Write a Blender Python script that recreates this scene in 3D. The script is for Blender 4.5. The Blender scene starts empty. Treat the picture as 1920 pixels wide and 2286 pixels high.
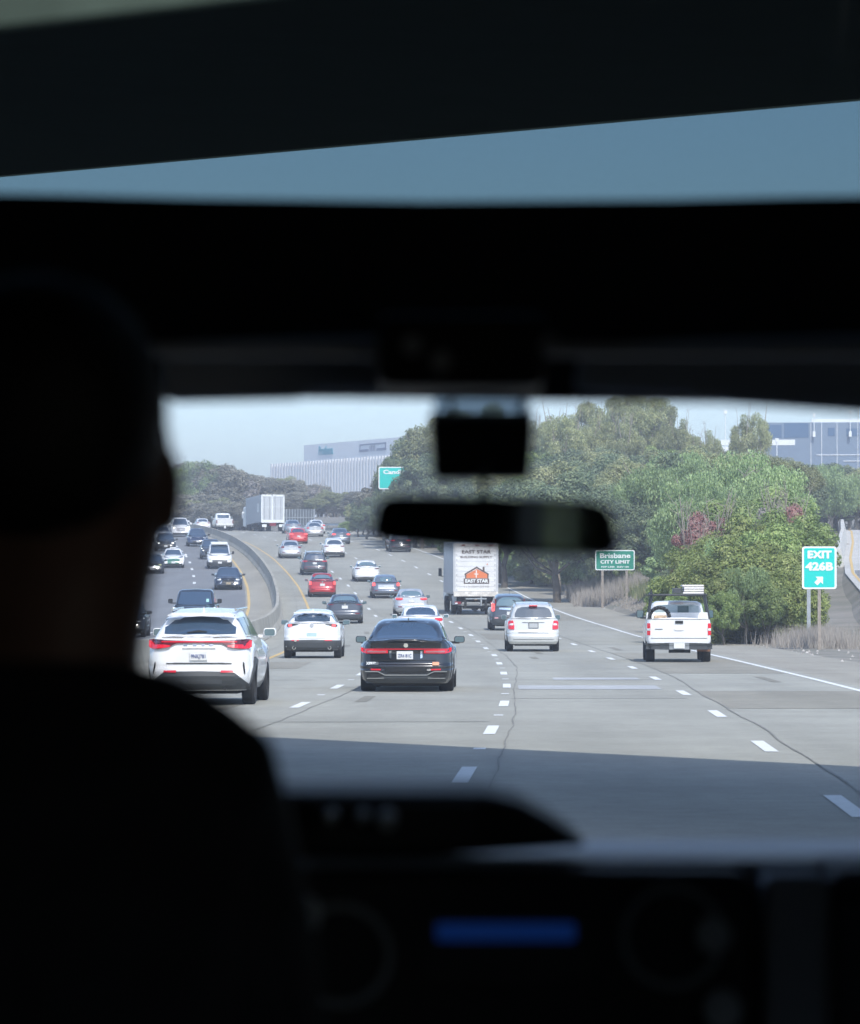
import bpy, bmesh, math, random
import numpy as np
from mathutils import Vector, Matrix
random.seed(7)
R = math.radians
SC = bpy.context.scene
# ------------------------------------------------------------------ camera
F = 8200.0; XC = 960.0; YH = 1351.0; EYE = 1.75      # focal length in photo pixels, principal column, horizon row, eye height
cam_d = bpy.data.cameras.new('camera'); cam = bpy.data.objects.new('camera', cam_d)
SC.collection.objects.link(cam); SC.camera = cam
cam_d.sensor_fit = 'HORIZONTAL'; cam_d.sensor_width = 36; cam_d.lens = F/1920*36
cam.location = (0, 0, EYE); cam.rotation_euler = (R(90)+math.atan((YH-1143)/F), 0, 0)
cam_d.clip_start = .1; cam_d.clip_end = 6000
cam_d.dof.use_dof = True; cam_d.dof.focus_distance = 110; cam_d.dof.aperture_fstop = 8.5
# ------------------------------------------------------------------ light
SUN_EL = R(50); SH = Vector((.30, -.954))             # horizontal direction towards the sun
w = bpy.data.worlds.new('World'); SC.world = w; w.use_nodes = True
nt = w.node_tree; bg = nt.nodes['Background']
sky = nt.nodes.new('ShaderNodeTexSky'); sky.sky_type = 'NISHITA'; sky.sun_disc = False
sky.sun_elevation = SUN_EL; sky.sun_rotation = math.atan2(SH.x, SH.y)
sky.air_density = .85; sky.dust_density = 1.1; sky.ozone_density = 2.6; sky.altitude = 20
nt.links.new(sky.outputs[0], bg.inputs[0]); bg.inputs[1].default_value = .15
sun_d = bpy.data.lights.new('sun', 'SUN'); sun = bpy.data.objects.new('sun', sun_d); SC.collection.objects.link(sun)
sun_d.energy = 2.2; sun_d.angle = R(.5); sun_d.color = (1, .955, .89)
ts = Vector((SH.x*math.cos(SUN_EL), SH.y*math.cos(SUN_EL), math.sin(SUN_EL)))
sun.rotation_euler = ts.to_track_quat('Z', 'Y').to_euler(); sun.location = (30, -60, 80)
SC.view_settings.view_transform = 'Standard'; SC.view_settings.look = 'None'
SC.view_settings.exposure = 1.0; SC.view_settings.gamma = 1; SC.view_settings.use_curve_mapping = False
SC.render.engine = 'CYCLES'

# ------------------------------------------------------------------ materials
MATS = {}
def mat(name, col, rough=.6, metal=0, spec=.5, coat=0, noise=0, nscale=3, bump=0, bscale=30, emit=None, estr=0, col2=None, coords='Object'):
    if name in MATS: return MATS[name]
    m = bpy.data.materials.new(name); m.use_nodes = True; n = m.node_tree.nodes; l = m.node_tree.links
    p = n['Principled BSDF']
    p.inputs['Base Color'].default_value = (*col, 1); p.inputs['Roughness'].default_value = rough
    p.inputs['Metallic'].default_value = metal; p.inputs['Specular IOR Level'].default_value = spec
    p.inputs['Coat Weight'].default_value = coat; p.inputs['Coat Roughness'].default_value = .06
    tc = n.new('ShaderNodeTexCoord')
    if noise or col2:
        t = n.new('ShaderNodeTexNoise'); t.inputs['Scale'].default_value = nscale; t.inputs['Detail'].default_value = 5
        l.new(tc.outputs[coords], t.inputs['Vector'])
        r = n.new('ShaderNodeValToRGB'); r.color_ramp.elements[0].position = .35; r.color_ramp.elements[1].position = .65
        c2 = col2 if col2 else tuple(c*(1+noise) for c in col)
        c1 = col if col2 else tuple(c*(1-noise) for c in col)
        r.color_ramp.elements[0].color = (*c1, 1); r.color_ramp.elements[1].color = (*c2, 1)
        l.new(t.outputs[0], r.inputs[0]); l.new(r.outputs[0], p.inputs['Base Color'])
    if bump:
        t = n.new('ShaderNodeTexNoise'); t.inputs['Scale'].default_value = bscale; t.inputs['Detail'].default_value = 4
        l.new(tc.outputs[coords], t.inputs['Vector'])
        b = n.new('ShaderNodeBump'); b.inputs['Strength'].default_value = bump; b.inputs['Distance'].default_value = .02
        l.new(t.outputs[0], b.inputs['Height']); l.new(b.outputs[0], p.inputs['Normal'])
    if emit:
        p.inputs['Emission Color'].default_value = (*emit, 1); p.inputs['Emission Strength'].default_value = estr
    MATS[name] = m; return m

def asphalt(name, c1, c2, speck=.10):
    m = bpy.data.materials.new(name); m.use_nodes = True; n = m.node_tree.nodes; l = m.node_tree.links
    p = n['Principled BSDF']; p.inputs['Roughness'].default_value = .9; p.inputs['Specular IOR Level'].default_value = .25
    tc = n.new('ShaderNodeTexCoord'); mp = n.new('ShaderNodeMapping'); l.new(tc.outputs['Object'], mp.inputs[0])
    mp.inputs['Scale'].default_value = (.55, .035, 1)
    a = n.new('ShaderNodeTexNoise'); a.inputs['Scale'].default_value = 1; a.inputs['Detail'].default_value = 6; l.new(mp.outputs[0], a.inputs[0])
    r = n.new('ShaderNodeValToRGB'); r.color_ramp.elements[0].position = .3; r.color_ramp.elements[1].position = .7
    r.color_ramp.elements[0].color = (*c1, 1); r.color_ramp.elements[1].color = (*c2, 1); l.new(a.outputs[0], r.inputs[0])
    b = n.new('ShaderNodeTexNoise'); b.inputs['Scale'].default_value = 22; b.inputs['Detail'].default_value = 3; l.new(tc.outputs['Object'], b.inputs[0])
    b2 = n.new('ShaderNodeTexNoise'); b2.inputs['Scale'].default_value = .35; b2.inputs['Detail'].default_value = 5; l.new(tc.outputs['Object'], b2.inputs[0])
    def mul(src, fac_src, lo, hi):
        mr = n.new('ShaderNodeMapRange'); mr.inputs[1].default_value = .3; mr.inputs[2].default_value = .7
        mr.inputs[3].default_value = lo; mr.inputs[4].default_value = hi; l.new(fac_src, mr.inputs[0])
        vm = n.new('ShaderNodeVectorMath'); vm.operation = 'SCALE'; l.new(src, vm.inputs[0]); l.new(mr.outputs[0], vm.inputs['Scale']); return vm.outputs[0]
    c = mul(r.outputs[0], b.outputs[0], 1-speck, 1+speck); c = mul(c, b2.outputs[0], .91, 1.09)
    b3 = n.new('ShaderNodeTexNoise'); b3.inputs['Scale'].default_value = 3.2; b3.inputs['Detail'].default_value = 6; l.new(tc.outputs['Object'], b3.inputs[0]); c = mul(c, b3.outputs[0], .92, 1.08)
    l.new(c, p.inputs['Base Color'])
    bp = n.new('ShaderNodeBump'); bp.inputs['Strength'].default_value = .35; bp.inputs['Distance'].default_value = .01
    l.new(b.outputs[0], bp.inputs['Height']); l.new(bp.outputs[0], p.inputs['Normal'])
    return m

def leafmat(name, c1, c2, c3, sc=.9):
    m = bpy.data.materials.new(name); m.use_nodes = True; n = m.node_tree.nodes; l = m.node_tree.links
    p = n['Principled BSDF']; p.inputs['Roughness'].default_value = .6; p.inputs['Specular IOR Level'].default_value = .3
    tc = n.new('ShaderNodeTexCoord'); oi = n.new('ShaderNodeObjectInfo')
    vm = n.new('ShaderNodeVectorMath'); vm.operation = 'ADD'; l.new(tc.outputs['Object'], vm.inputs[0]); l.new(oi.outputs['Location'], vm.inputs[1])
    t = n.new('ShaderNodeTexNoise'); t.inputs['Scale'].default_value = sc; t.inputs['Detail'].default_value = 8; t.inputs['Roughness'].default_value = .75
    l.new(vm.outputs[0], t.inputs[0])
    r = n.new('ShaderNodeValToRGB'); e = r.color_ramp.elements
    e[0].position = .34; e[0].color = (*c1, 1); e[1].position = .66; e[1].color = (*c3, 1); q = e.new(.5); q.color = (*c2, 1)
    l.new(t.outputs[0], r.inputs[0])
    hs = n.new('ShaderNodeHueSaturation'); mr = n.new('ShaderNodeMapRange'); mr.inputs[3].default_value = 1.1; mr.inputs[4].default_value = 1.75
    l.new(oi.outputs['Random'], mr.inputs[0]); l.new(mr.outputs[0], hs.inputs['Value']); l.new(r.outputs[0], hs.inputs['Color'])
    l.new(hs.outputs[0], p.inputs['Base Color'])
    tr = n.new('ShaderNodeBsdfTranslucent'); l.new(hs.outputs[0], tr.inputs[0]); ad = n.new('ShaderNodeMixShader'); ad.inputs[0].default_value = .3
    l.new(p.outputs[0], ad.inputs[1]); l.new(tr.outputs[0], ad.inputs[2]); l.new(ad.outputs[0], n['Material Output'].inputs[0])
    return m

def glass_sheet(name, tint, refl=.04):
    m = bpy.data.materials.new(name); m.use_nodes = True; n = m.node_tree.nodes; l = m.node_tree.links
    n.remove(n['Principled BSDF'])
    t = n.new('ShaderNodeBsdfTransparent'); t.inputs[0].default_value = (*tint, 1)
    g = n.new('ShaderNodeBsdfGlossy'); g.inputs['Roughness'].default_value = .02
    mx = n.new('ShaderNodeMixShader'); mx.inputs[0].default_value = refl
    l.new(t.outputs[0], mx.inputs[1]); l.new(g.outputs[0], mx.inputs[2]); l.new(mx.outputs[0], n['Material Output'].inputs[0])
    return m

BLACKPL = mat('black_plastic', (.012, .013, .014), .5)
TYRE = mat('tyre_rubber', (.018, .018, .019), .85)
RIM = mat('wheel_alloy', (.35, .36, .37), .3, metal=.9)
CARGLASS = mat('tinted_sky_blue_glass', (.035, .065, .11), .08, spec=1, coat=.6)  # blue in the base colour stands in for reflected sky
CLEARG = mat('light_car_glass', (.12, .19, .22), .08, spec=.9)
REDL = mat('red_tail_lens', (.62, .012, .03), .25, coat=.6, emit=(1, .02, .04), estr=.08)
REDD = mat('dark_red_lens', (.22, .012, .02), .25, coat=.6)
REDB = mat('lit_brake_lens', (.7, .05, .06), .3, emit=(1, .12, .10), estr=.9)
CLEARL = mat('clear_lamp_lens', (.75, .78, .8), .15, coat=.8)
HEADL = mat('headlamp_lens', (.8, .84, .85), .12, coat=1, emit=(1, .98, .9), estr=.25)
HEADLIT = mat('lit_headlamp', (.9, .9, .85), .1, emit=(1, .98, .85), estr=2.2)
CHROME = mat('chrome_trim', (.75, .77, .78), .12, metal=1)
PLATE = mat('plate_white', (.72, .72, .70), .5)
PLATEB = mat('plate_blue_ink', (.05, .09, .25), .6)
UNDER = mat('underbody_black', (.02, .02, .02), .8)
CLAD = mat('dark_grey_cladding', (.055, .06, .063), .55)
MIRG = mat('mirror_glass', (.10, .16, .18), .05, spec=.8)
def paint(name, c, metal=0, rough=.28): return mat('paint_'+name, c, rough, metal=metal, coat=.9, noise=.05, nscale=1.6)
WHITE = paint('white', (.80, .80, .79)); SILVER = paint('silver', (.56, .57, .58), .35, .33); BLACK = paint('black', (.010, .012, .015), 0, .2)
DGREY = paint('dark_grey', (.075, .085, .10), .4, .3); GREYBL = paint('grey_blue', (.16, .19, .24), .35, .3)
RED = paint('red', (.46, .012, .018), .1); NAVY = paint('navy', (.018, .035, .085), .3); BRED = paint('bright_red', (.60, .02, .02))
CONC = mat('barrier_concrete', (.37, .35, .295), .9, noise=.18, nscale=.7, bump=.3)
BRIDGEC = mat('bridge_concrete', (.34, .345, .29), .9, noise=.12, nscale=.9, bump=.3, bscale=8)
STEEL = mat('galvanised_steel', (.40, .42, .43), .5, metal=.6, noise=.15)
WOOD = mat('grey_wood', (.30, .26, .22), .9, noise=.2, nscale=6)
SIGNW = mat('sign_white', (.80, .82, .80), .45)

# ------------------------------------------------------------------ object helpers
def link(o, parent=None):
    SC.collection.objects.link(o)
    if parent is not None: o.parent = parent
    return o
def tag(o, label=None, cat=None, group=None, kind=None):
    if label: o['label'] = label
    if cat: o['category'] = cat
    if group: o['group'] = group
    if kind: o['kind'] = kind
    return o
def empty(name, loc=(0, 0, 0), rz=0, **k):
    o = bpy.data.objects.new(name, None); o.empty_display_size = .3; link(o)
    o.location = loc; o.rotation_euler = (0, 0, rz); return tag(o, **k)
def mobj(name, V, Fc, m, parent=None, smooth=False, **k):
    me = bpy.data.meshes.new(name); me.from_pydata([tuple(v) for v in V], [], Fc); me.update()
    if m: me.materials.append(m)
    if smooth: me.polygons.foreach_set('use_smooth', [True]*len(me.polygons))
    o = bpy.data.objects.new(name, me); link(o, parent); return tag(o, **k)
class MB:
    def __init__(s): s.v = []; s.f = []
    def add(s, V, Fc, M=None):
        b = len(s.v)
        for q in V:
            q = Vector(q); s.v.append(M @ q if M else q)
        s.f += [tuple(i+b for i in f) for f in Fc]; return s
    def box(s, x0, x1, y0, y1, z0, z1, M=None):
        return s.add([(x0,y0,z0),(x1,y0,z0),(x1,y1,z0),(x0,y1,z0),(x0,y0,z1),(x1,y0,z1),(x1,y1,z1),(x0,y1,z1)],
                     [(0,3,2,1),(4,5,6,7),(0,1,5,4),(1,2,6,5),(2,3,7,6),(3,0,4,7)], M)
    def tube(s, a, b, r0, r1=None, n=10):
        a = Vector(a); b = Vector(b); r1 = r0 if r1 is None else r1
        q = (b-a).to_track_quat('Z', 'Y').to_matrix(); V = []
        for p, r in ((a, r0), (b, r1)):
            for i in range(n): V.append(p+q @ Vector((r*math.cos(2*math.pi*i/n), r*math.sin(2*math.pi*i/n), 0)))
        return s.add(V, [(i, (i+1) % n, n+(i+1) % n, n+i) for i in range(n)]+[tuple(range(n-1, -1, -1)), tuple(range(n, 2*n))])
    def prism(s, pts, y0, y1, M=None):      # pts in xz, counter-clockwise seen from -y
        n = len(pts)
        return s.add([(x, y0, z) for x, z in pts]+[(x, y1, z) for x, z in pts],
                     [tuple(range(n)), tuple(range(2*n-1, n-1, -1))]+[(i, n+i, n+(i+1) % n, (i+1) % n) for i in range(n)], M)
    def obj(s, name, m, parent=None, bevel=0, seg=2, smooth=False, **k):
        o = mobj(name, s.v, s.f, m, parent, smooth, **k)
        if bevel:
            b = o.modifiers.new('bevel', 'BEVEL'); b.width = bevel; b.segments = seg; b.limit_method = 'ANGLE'
        return o
def rrect(x0, x1, z0, z1, r, n=4):
    P = []
    for cx, cz, a0 in ((x1-r, z0+r, -90), (x1-r, z1-r, 0), (x0+r, z1-r, 90), (x0+r, z0+r, 180)):
        for i in range(n+1):
            a = R(a0+90*i/n); P.append((cx+r*math.cos(a), cz+r*math.sin(a)))
    return P
def text(body, size, M, m, parent, name='lettering', width=None, bold=.0, ext=.006, align='CENTER', **k):
    c = bpy.data.curves.new('t', 'FONT'); c.body = body; c.size = size; c.align_x = align; c.align_y = 'CENTER'; c.extrude = ext; c.offset = bold; c.resolution_u = 3
    o = bpy.data.objects.new('t', c); SC.collection.objects.link(o)
    dg = bpy.context.evaluated_depsgraph_get(); me = bpy.data.meshes.new_from_object(o.evaluated_get(dg))
    bpy.data.objects.remove(o); bpy.data.curves.remove(c)
    xs = [v.co.x for v in me.vertices]; wd = max(xs)-min(xs); sx = (width/wd) if width else 1
    me.transform(M @ Matrix.Rotation(R(90), 4, 'X') @ Matrix.Diagonal((sx, 1, 1, 1)))
    me.materials.clear(); me.materials.append(m)
    return tag(link(bpy.data.objects.new(name, me), parent), **k)
T = Matrix.Translation

# ------------------------------------------------------------------ road geometry
PD = [-60, 0, 60, 100, 130, 160, 191, 210, 228, 248, 275, 306, 342, 380, 416, 450, 500, 600, 900, 3000]
PZ = [0, 0, 0, .05, .16, .42, .95, 1.42, 2.0, 2.85, 4.0, 5.55, 7.3, 8.9, 10.2, 10.9, 11.2, 10.5, 9, 9]
CD = [-60, 0, 20, 38, 51, 65, 80, 95, 107, 118, 128, 141, 156, 168, 181, 194, 220, 249, 277, 304, 318, 340, 361, 387, 416, 450, 500, 560, 640]
CX = [-3.6, -1.2, -.35, .36, .86, 1.33, 1.68, 1.93, 2.05, 2.08, 2.06, 1.99, 1.84, 1.6, 1.27, .81, -.27, -1.78, -3.6, -5.75, -7.0, -9.2, -11.5, -14.7, -18.8, -24.2, -33.5, -46.5, -67]
def smooth_tab(D, V):
    xs = np.arange(-60, 640.5, 1.0); y = np.interp(xs, D, V); k = np.ones(21)/21
    yp = np.pad(y, 10, mode='reflect', reflect_type='odd'); return xs, np.convolve(yp, k, 'valid')
_zx, _zz = smooth_tab(PD, PZ); _cx, _cc = smooth_tab(CD, CX)
def rz(D): return float(np.interp(D, _zx, _zz)) if D < 630 else float(np.interp(D, PD, PZ))
def rc(D): return float(np.interp(D, _cx, _cc))
def heading(D): return math.atan2(rc(D+3)-rc(D-3), 6)
_D = np.arange(30, 640, .1); _Y = YH+(EYE-np.array([rz(d) for d in _D]))*F/_D
def on_road(x, y, dmax=425):     # photo pixel of a tyre contact -> ground point on the road profile
    m = _D < dmax; i = int(np.argmin(abs(_Y[m]-y))); D = float(_D[m][i]); return (x-XC)*D/F, D
OFF = dict(Y=-7.05, L1=-3.55, C=0, R1=3.5, E=7.15, OY=-10.55, O1=-14.2, O2=-17.8, O3=-21.4, OE=-25)
BARR = -8.85
random.seed(3)
def hill_r(X, D):                        # bank and hill on the right of the road
    o = X-(rc(D)+OFF['E']); b = rz(D)
    if o < 3.2: return b
    t = max(0, min(1, (D-125)/90)); up = (.0+.95*t)
    h = b+up*min(1, (o-3.2)/2.2)
    if D > 125: h += t*min(3.6, max(0, o-6)*.28)*max(0, min(1, (36-X)/12))*max(.0, min(1, (D-140)/90))*max(0, min(1, (440-D)/50))
    return h
RAMP = [(100, 17.3, .02), (115, 17.9, .06), (130, 18.7, .25), (145, 20.0, .65), (160, 21.4, 1.2), (180, 23.6, 2.3), (200, 25.0, 3.5), (230, 28.3, 4.7), (265, 32.5, 6.3), (300, 36.4, 7.8), (330, 39.6, 8.5)]
def ramp(D):
    a = np.array(RAMP); return float(np.interp(D, a[:, 0], a[:, 1])), float(np.interp(D, a[:, 0], a[:, 2]))
def ground(X, D):
    o = X-rc(D); b = rz(D)
    if o > OFF['E']:
        h = hill_r(X, D)
        if 95 < D < 345:
            rx, rzz = ramp(D); d = abs(X-rx)
            if d < 5: h = min(h, rzz-.12) if d < 3.2 else h*(d-3.2)/1.8+min(h, rzz-.12)*(5-d)/1.8
            if X > rx+3.2: h = min(h, rzz+1+(X-rx)*.1)
        return h-.02
    if o < OFF['OE']-2:
        q = -(o-OFF['OE']+2); return b+min(6, q*.10)-.02
    return b-.05
def far_rise(X, D):
    return max(0, min(1, (D-440)/110))*3.0 if D > 440 else 0
def sheet(name, fn, xs_fn, Ds, m, parent=None, **k):
    V = []; Fc = []; n = None
    for D in Ds:
        xs = xs_fn(D); n = len(xs)
        for X in xs: V.append((X, D, fn(X, D)))
    for i in range(len(Ds)-1):
        for j in range(n-1):
            a = i*n+j; Fc.append((a, a+1, a+n+1, a+n))
    return mobj(name, V, Fc, m, parent, True, **k)
Dg = list(range(-60, 640, 5))+[660, 700, 760, 850, 1000, 1300, 1700]
def gxs(D):
    c = rc(min(D, 640)); base = [-1400, -800, -400, -200, -120, -80, -60, -50, -42, -36, -30, -27, -25.5, -12, 0, 7.2, 10.3, 11.5, 12.6, 14, 16, 18, 20, 22, 24, 26, 28, 30, 33, 36, 40, 45, 52, 60, 75, 100, 160, 300, 700, 1400]
    return [c+b for b in base]
def gfn(X, D):
    if D >= 640: return 12.0
    return ground(X, D)+(far_rise(X, D) if (D > 440 and not (OFF['OE']-2 < X-rc(D) < OFF['E']+3)) else 0)
DIRT = mat('dry_roadside_dirt', (.26, .235, .20), .95, nscale=.35, col2=(.17, .165, .13), bump=.4, bscale=6)
gnd = sheet('ground', gfn, gxs, Dg, DIRT, kind='structure')
ROADM = asphalt('road_asphalt', (.285, .281, .243), (.352, .347, .30))
SHOULD = asphalt('shoulder_asphalt', (.285, .268, .225), (.35, .331, .278))
ONCOM = asphalt('oncoming_asphalt', (.17, .175, .18), (.215, .22, .225))
Dr = [float(d) for d in range(-60, 640, 4)]
def band(name, a, b, lift, m, D0=-60, D1=638, st=4, parent=None, nn=5, **k):
    Ds = list(np.arange(D0, D1+.01, st)); return sheet(name, lambda X, D: rz(D)+lift, lambda D: [rc(D)+a+(b-a)*i/(nn-1) for i in range(nn)], [float(d) for d in Ds], m, parent, **k)
road = band('road', BARR, OFF['E']+.35, .0, ROADM, kind='structure')
road2 = band('oncoming_road', -25.5, OFF['OY']-.2, .0, ONCOM, kind='structure')
band('median_shoulder', OFF['OY']-.2, BARR, .0, SHOULD, kind='structure')
band('road_shoulder', OFF['E']+.35, OFF['E']+3.3, .0, SHOULD, kind='structure')
LINEW = mat('white_road_paint', (.74, .75, .73), .7, noise=.06, nscale=8, bump=.2)
LINEY = mat('yellow_road_paint', (.60, .42, .16), .7, noise=.12, nscale=4)
def line(off, wd, m, name, D0, D1, parent, lift=.006, **k): return band(name, off-wd/2, off+wd/2, lift, m, D0, D1, 2, parent, 2, **k)
line(OFF['E'], .15, LINEW, 'edge_line', 5, 636, road); line(OFF['Y'], .15, LINEY, 'edge_line', 5, 636, road)
line(OFF['OY'], .17, LINEY, 'edge_line', 5, 636, road2); line(OFF['OE'], .15, LINEW, 'edge_line', 5, 636, road2)
def dashes(off, phase, parent, wd=.165, ln=3.5, P=13.55, D1=600, name='lane_dash', D0=18):
    D = phase
    while D > D0+P: D -= P
    while D < D1:
        j = random.uniform(-.03, .03)
        band(name, off-wd/2+j, off+wd/2+j, .006, LINEW, D-ln/2, D+ln/2, ln/3, parent, 2)
        if D < 170 and off in (0, OFF['L1']): band(name, off-.09, off+.06, .006, LINEW, D+P/2-.25, D+P/2+.25, .25, parent, 2)
        D += P
dashes(0, 38.0, road); dashes(OFF['R1'], 45.6, road); dashes(OFF['L1'], 64.2, road, D0=57)
dashes(OFF['O1'], 259, road2, wd=.2); dashes(OFF['O2'], 257, road2, wd=.2); dashes(OFF['O3'], 257, road2, wd=.2)
TAR = mat('tar_seal', (.215, .21, .185), .9, noise=.25, nscale=2)
def crack(off, amp, D0, D1, seed, wd=.022, par=None):
    rr = random.Random(seed); Ds = list(np.arange(D0, D1, 1.3)); x = 0; xs = []
    for d in Ds: x += rr.uniform(-.03, .03); x *= .97; xs.append(off+x+amp*math.sin(d*.06+seed))
    V = []; Fc = []
    for i, d in enumerate(Ds):
        ww = wd*rr.uniform(.5, 1.3); d = float(d)
        V += [(rc(d)+xs[i]-ww/2, d, rz(d)+.0075), (rc(d)+xs[i]+ww/2, d, rz(d)+.0075)]
        if i: k = 2*i; Fc.append((k-2, k-1, k+1, k))
    mobj('road_crack', V, Fc, TAR, par or road)
crack(.32, .06, 30, 330, 1); crack(OFF['R1']+.35, .08, 30, 330, 2, .028); crack(OFF['L1']+.25, .1, 30, 330, 3)
crack(OFF['Y']-.6, .1, 60, 300, 5)
def across(D, a, b, wd=.05, sk=.3):
    V = []; n = 8; Fc = []
    for i in range(n+1):
        o = a+(b-a)*i/n; d = D+sk*i/n+random.uniform(-.15, .15)
        V += [(rc(d)+o, d, rz(d)+.0085), (rc(d)+o, d+wd*9, rz(d+wd*9)+.0085)]
        if i: k = 2*i; Fc.append((k-2, k, k+1, k-1))
    mobj('road_crack', V, Fc, TAR, road)
across(84, -8.6, -4.4, .02); across(133, -3.6, 0, .025); across(196, 3.6, 7, .03)
PATCHM = asphalt('pale_patch', (.36, .37, .37), (.43, .44, .44))
DPATCH = asphalt('dark_patch', (.238, .226, .186), (.295, .28, .232))
for a, b, d0, d1 in ((.25, 3.2, 75.5, 79), (1.1, 3.1, 84.5, 87)):
    band('repair_patch', a, b, .005, PATCHM, d0, d1, (d1-d0)/2, road, 2)
for a, b, d0, d1 in ((4.0, 7.0, 92, 124), (3.8, 7.05, 62, 74), (.5, 3.2, 150, 163), (3.7, 6.9, 190, 205), (-6.8, -5.5, 98, 108)):
    band('repair_patch', a, b, .0045, DPATCH, d0, d1, (d1-d0)/4, road, 3)
band('repair_patch', 1.2, 3.2, .005, PATCHM, 205, 211, 3, road, 2)

# ------------------------------------------------------------------ concrete median barrier
prof = [(-.30, 0), (-.30, .08), (-.16, .33), (-.08, .86), (.08, .86), (.16, .33), (.30, .08), (.30, 0)]
def barrier(name, off, D0, D1, lab, seglen=6.0, h=1.0):
    root = empty(name, (rc(D0)+off, D0, rz(D0)), label=lab, cat='barrier')
    i = 0; D = D0
    while D < D1:
        mb = MB(); rows = []
        for q in range(4):
            d = D+seglen*q/3-(.012 if q == 3 else 0)
            if q == 0: d = D+.012
            rows.append([(rc(d)+off+x-root.location.x, d-D0, rz(d)+z*h-root.location.z-.03) for x, z in prof])
        V = [p for r in rows for p in r]; n = len(prof)
        Fc = [(a*n+b, a*n+b+1, (a+1)*n+b+1, (a+1)*n+b) for a in range(3) for b in range(n-1)]
        Fc += [tuple(range(n-1, -1, -1)), tuple(3*n+j for j in range(n))]
        mobj('barrier_section', V, Fc, CONC, root)
        D += seglen
    return root
barrier('median_barrier', BARR, 30, 540, 'low concrete median barrier curving between the two carriageways', 6.0, 1.05)

STAIN = asphalt('oil_stain', (.205, .196, .165), (.255, .243, .20))
sr = random.Random(11)
for i in range(16):
    lane = sr.choice([-5.3, -1.8, 1.8, 5.3]); d = sr.uniform(48, 240); ln = sr.uniform(2, 9); x = lane+sr.choice([-.8, .75, 0])+sr.uniform(-.2, .2)
    band('tyre_mark', x-.11, x+.11, .0055, STAIN, d, d+ln, ln/3, road, 2)
JNT = mat('joint_tar', (.19, .185, .165), .9)
for i in range(12):
    d = 52+i*17+sr.uniform(-3, 3); lane = sr.choice([-3.5, 0, 3.6]); a = sr.uniform(0, .4)
    V = [(rc(d)+lane+.1, d, rz(d)+.0065), (rc(d)+lane+3.4, d+a, rz(d+a)+.0065), (rc(d)+lane+3.4, d+a+.12, rz(d+a)+.0065), (rc(d)+lane+.1, d+.12, rz(d)+.0065)]
    mobj('road_joint', V, [(0, 1, 2, 3)], JNT, road)

# ------------------------------------------------------------------ guardrail on the far right bend
gr = empty('guardrail', (rc(300)+9.6, 300, rz(300)), label='steel guardrail with posts along the outside of the far bend', cat='guardrail')
def rel(o, p): return (p[0]-o.location.x, p[1]-o.location.y, p[2]-o.location.z)
goff = 9.9; gD = list(np.arange(292, 600, 4.0))
for zz, hh in ((.62, .28), (.28, .05)):
    V = []; Fc = []
    for i, d in enumerate(gD):
        d = float(d); x = rc(d)+goff
        V += [rel(gr, (x-.05, d, rz(d)+zz)), rel(gr, (x+.02, d, rz(d)+zz+hh/2)), rel(gr, (x-.05, d, rz(d)+zz+hh)), rel(gr, (x+.08, d, rz(d)+zz+hh/2))]
        if i:
            k = 4*i
            for a in range(4): b = (a+1) % 4; Fc.append((k-4+a, k-4+b, k+b, k+a))
    mobj('rail', V, Fc, STEEL, gr)
pm = MB().box(-.09, .09, -.09, .09, -.3, .95); pme = pm.obj('post', STEEL, gr); pme.location = rel(gr, (rc(292)+goff+.16, 292, rz(292)))
for d in gD[1:60]:
    o = link(bpy.data.objects.new('post', pme.data), gr); d = float(d); o.location = rel(gr, (rc(d)+goff+.16, d, rz(d)))
# low kerb wall under the guardrail
cw = []; cf = []
for i, d in enumerate(gD):
    d = float(d); x = rc(d)+goff
    cw += [(x-.15, d, rz(d)-.1), (x-.12, d, rz(d)+.3), (x+.3, d, rz(d)+.3), (x+.3, d, rz(d)-.1)]
    if i:
        k = 4*i
        for a in range(3): cf.append((k-4+a, k-4+a+1, k+a+1, k+a))
mobj('kerb_wall', cw, cf, CONC, kind='structure')

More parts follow.
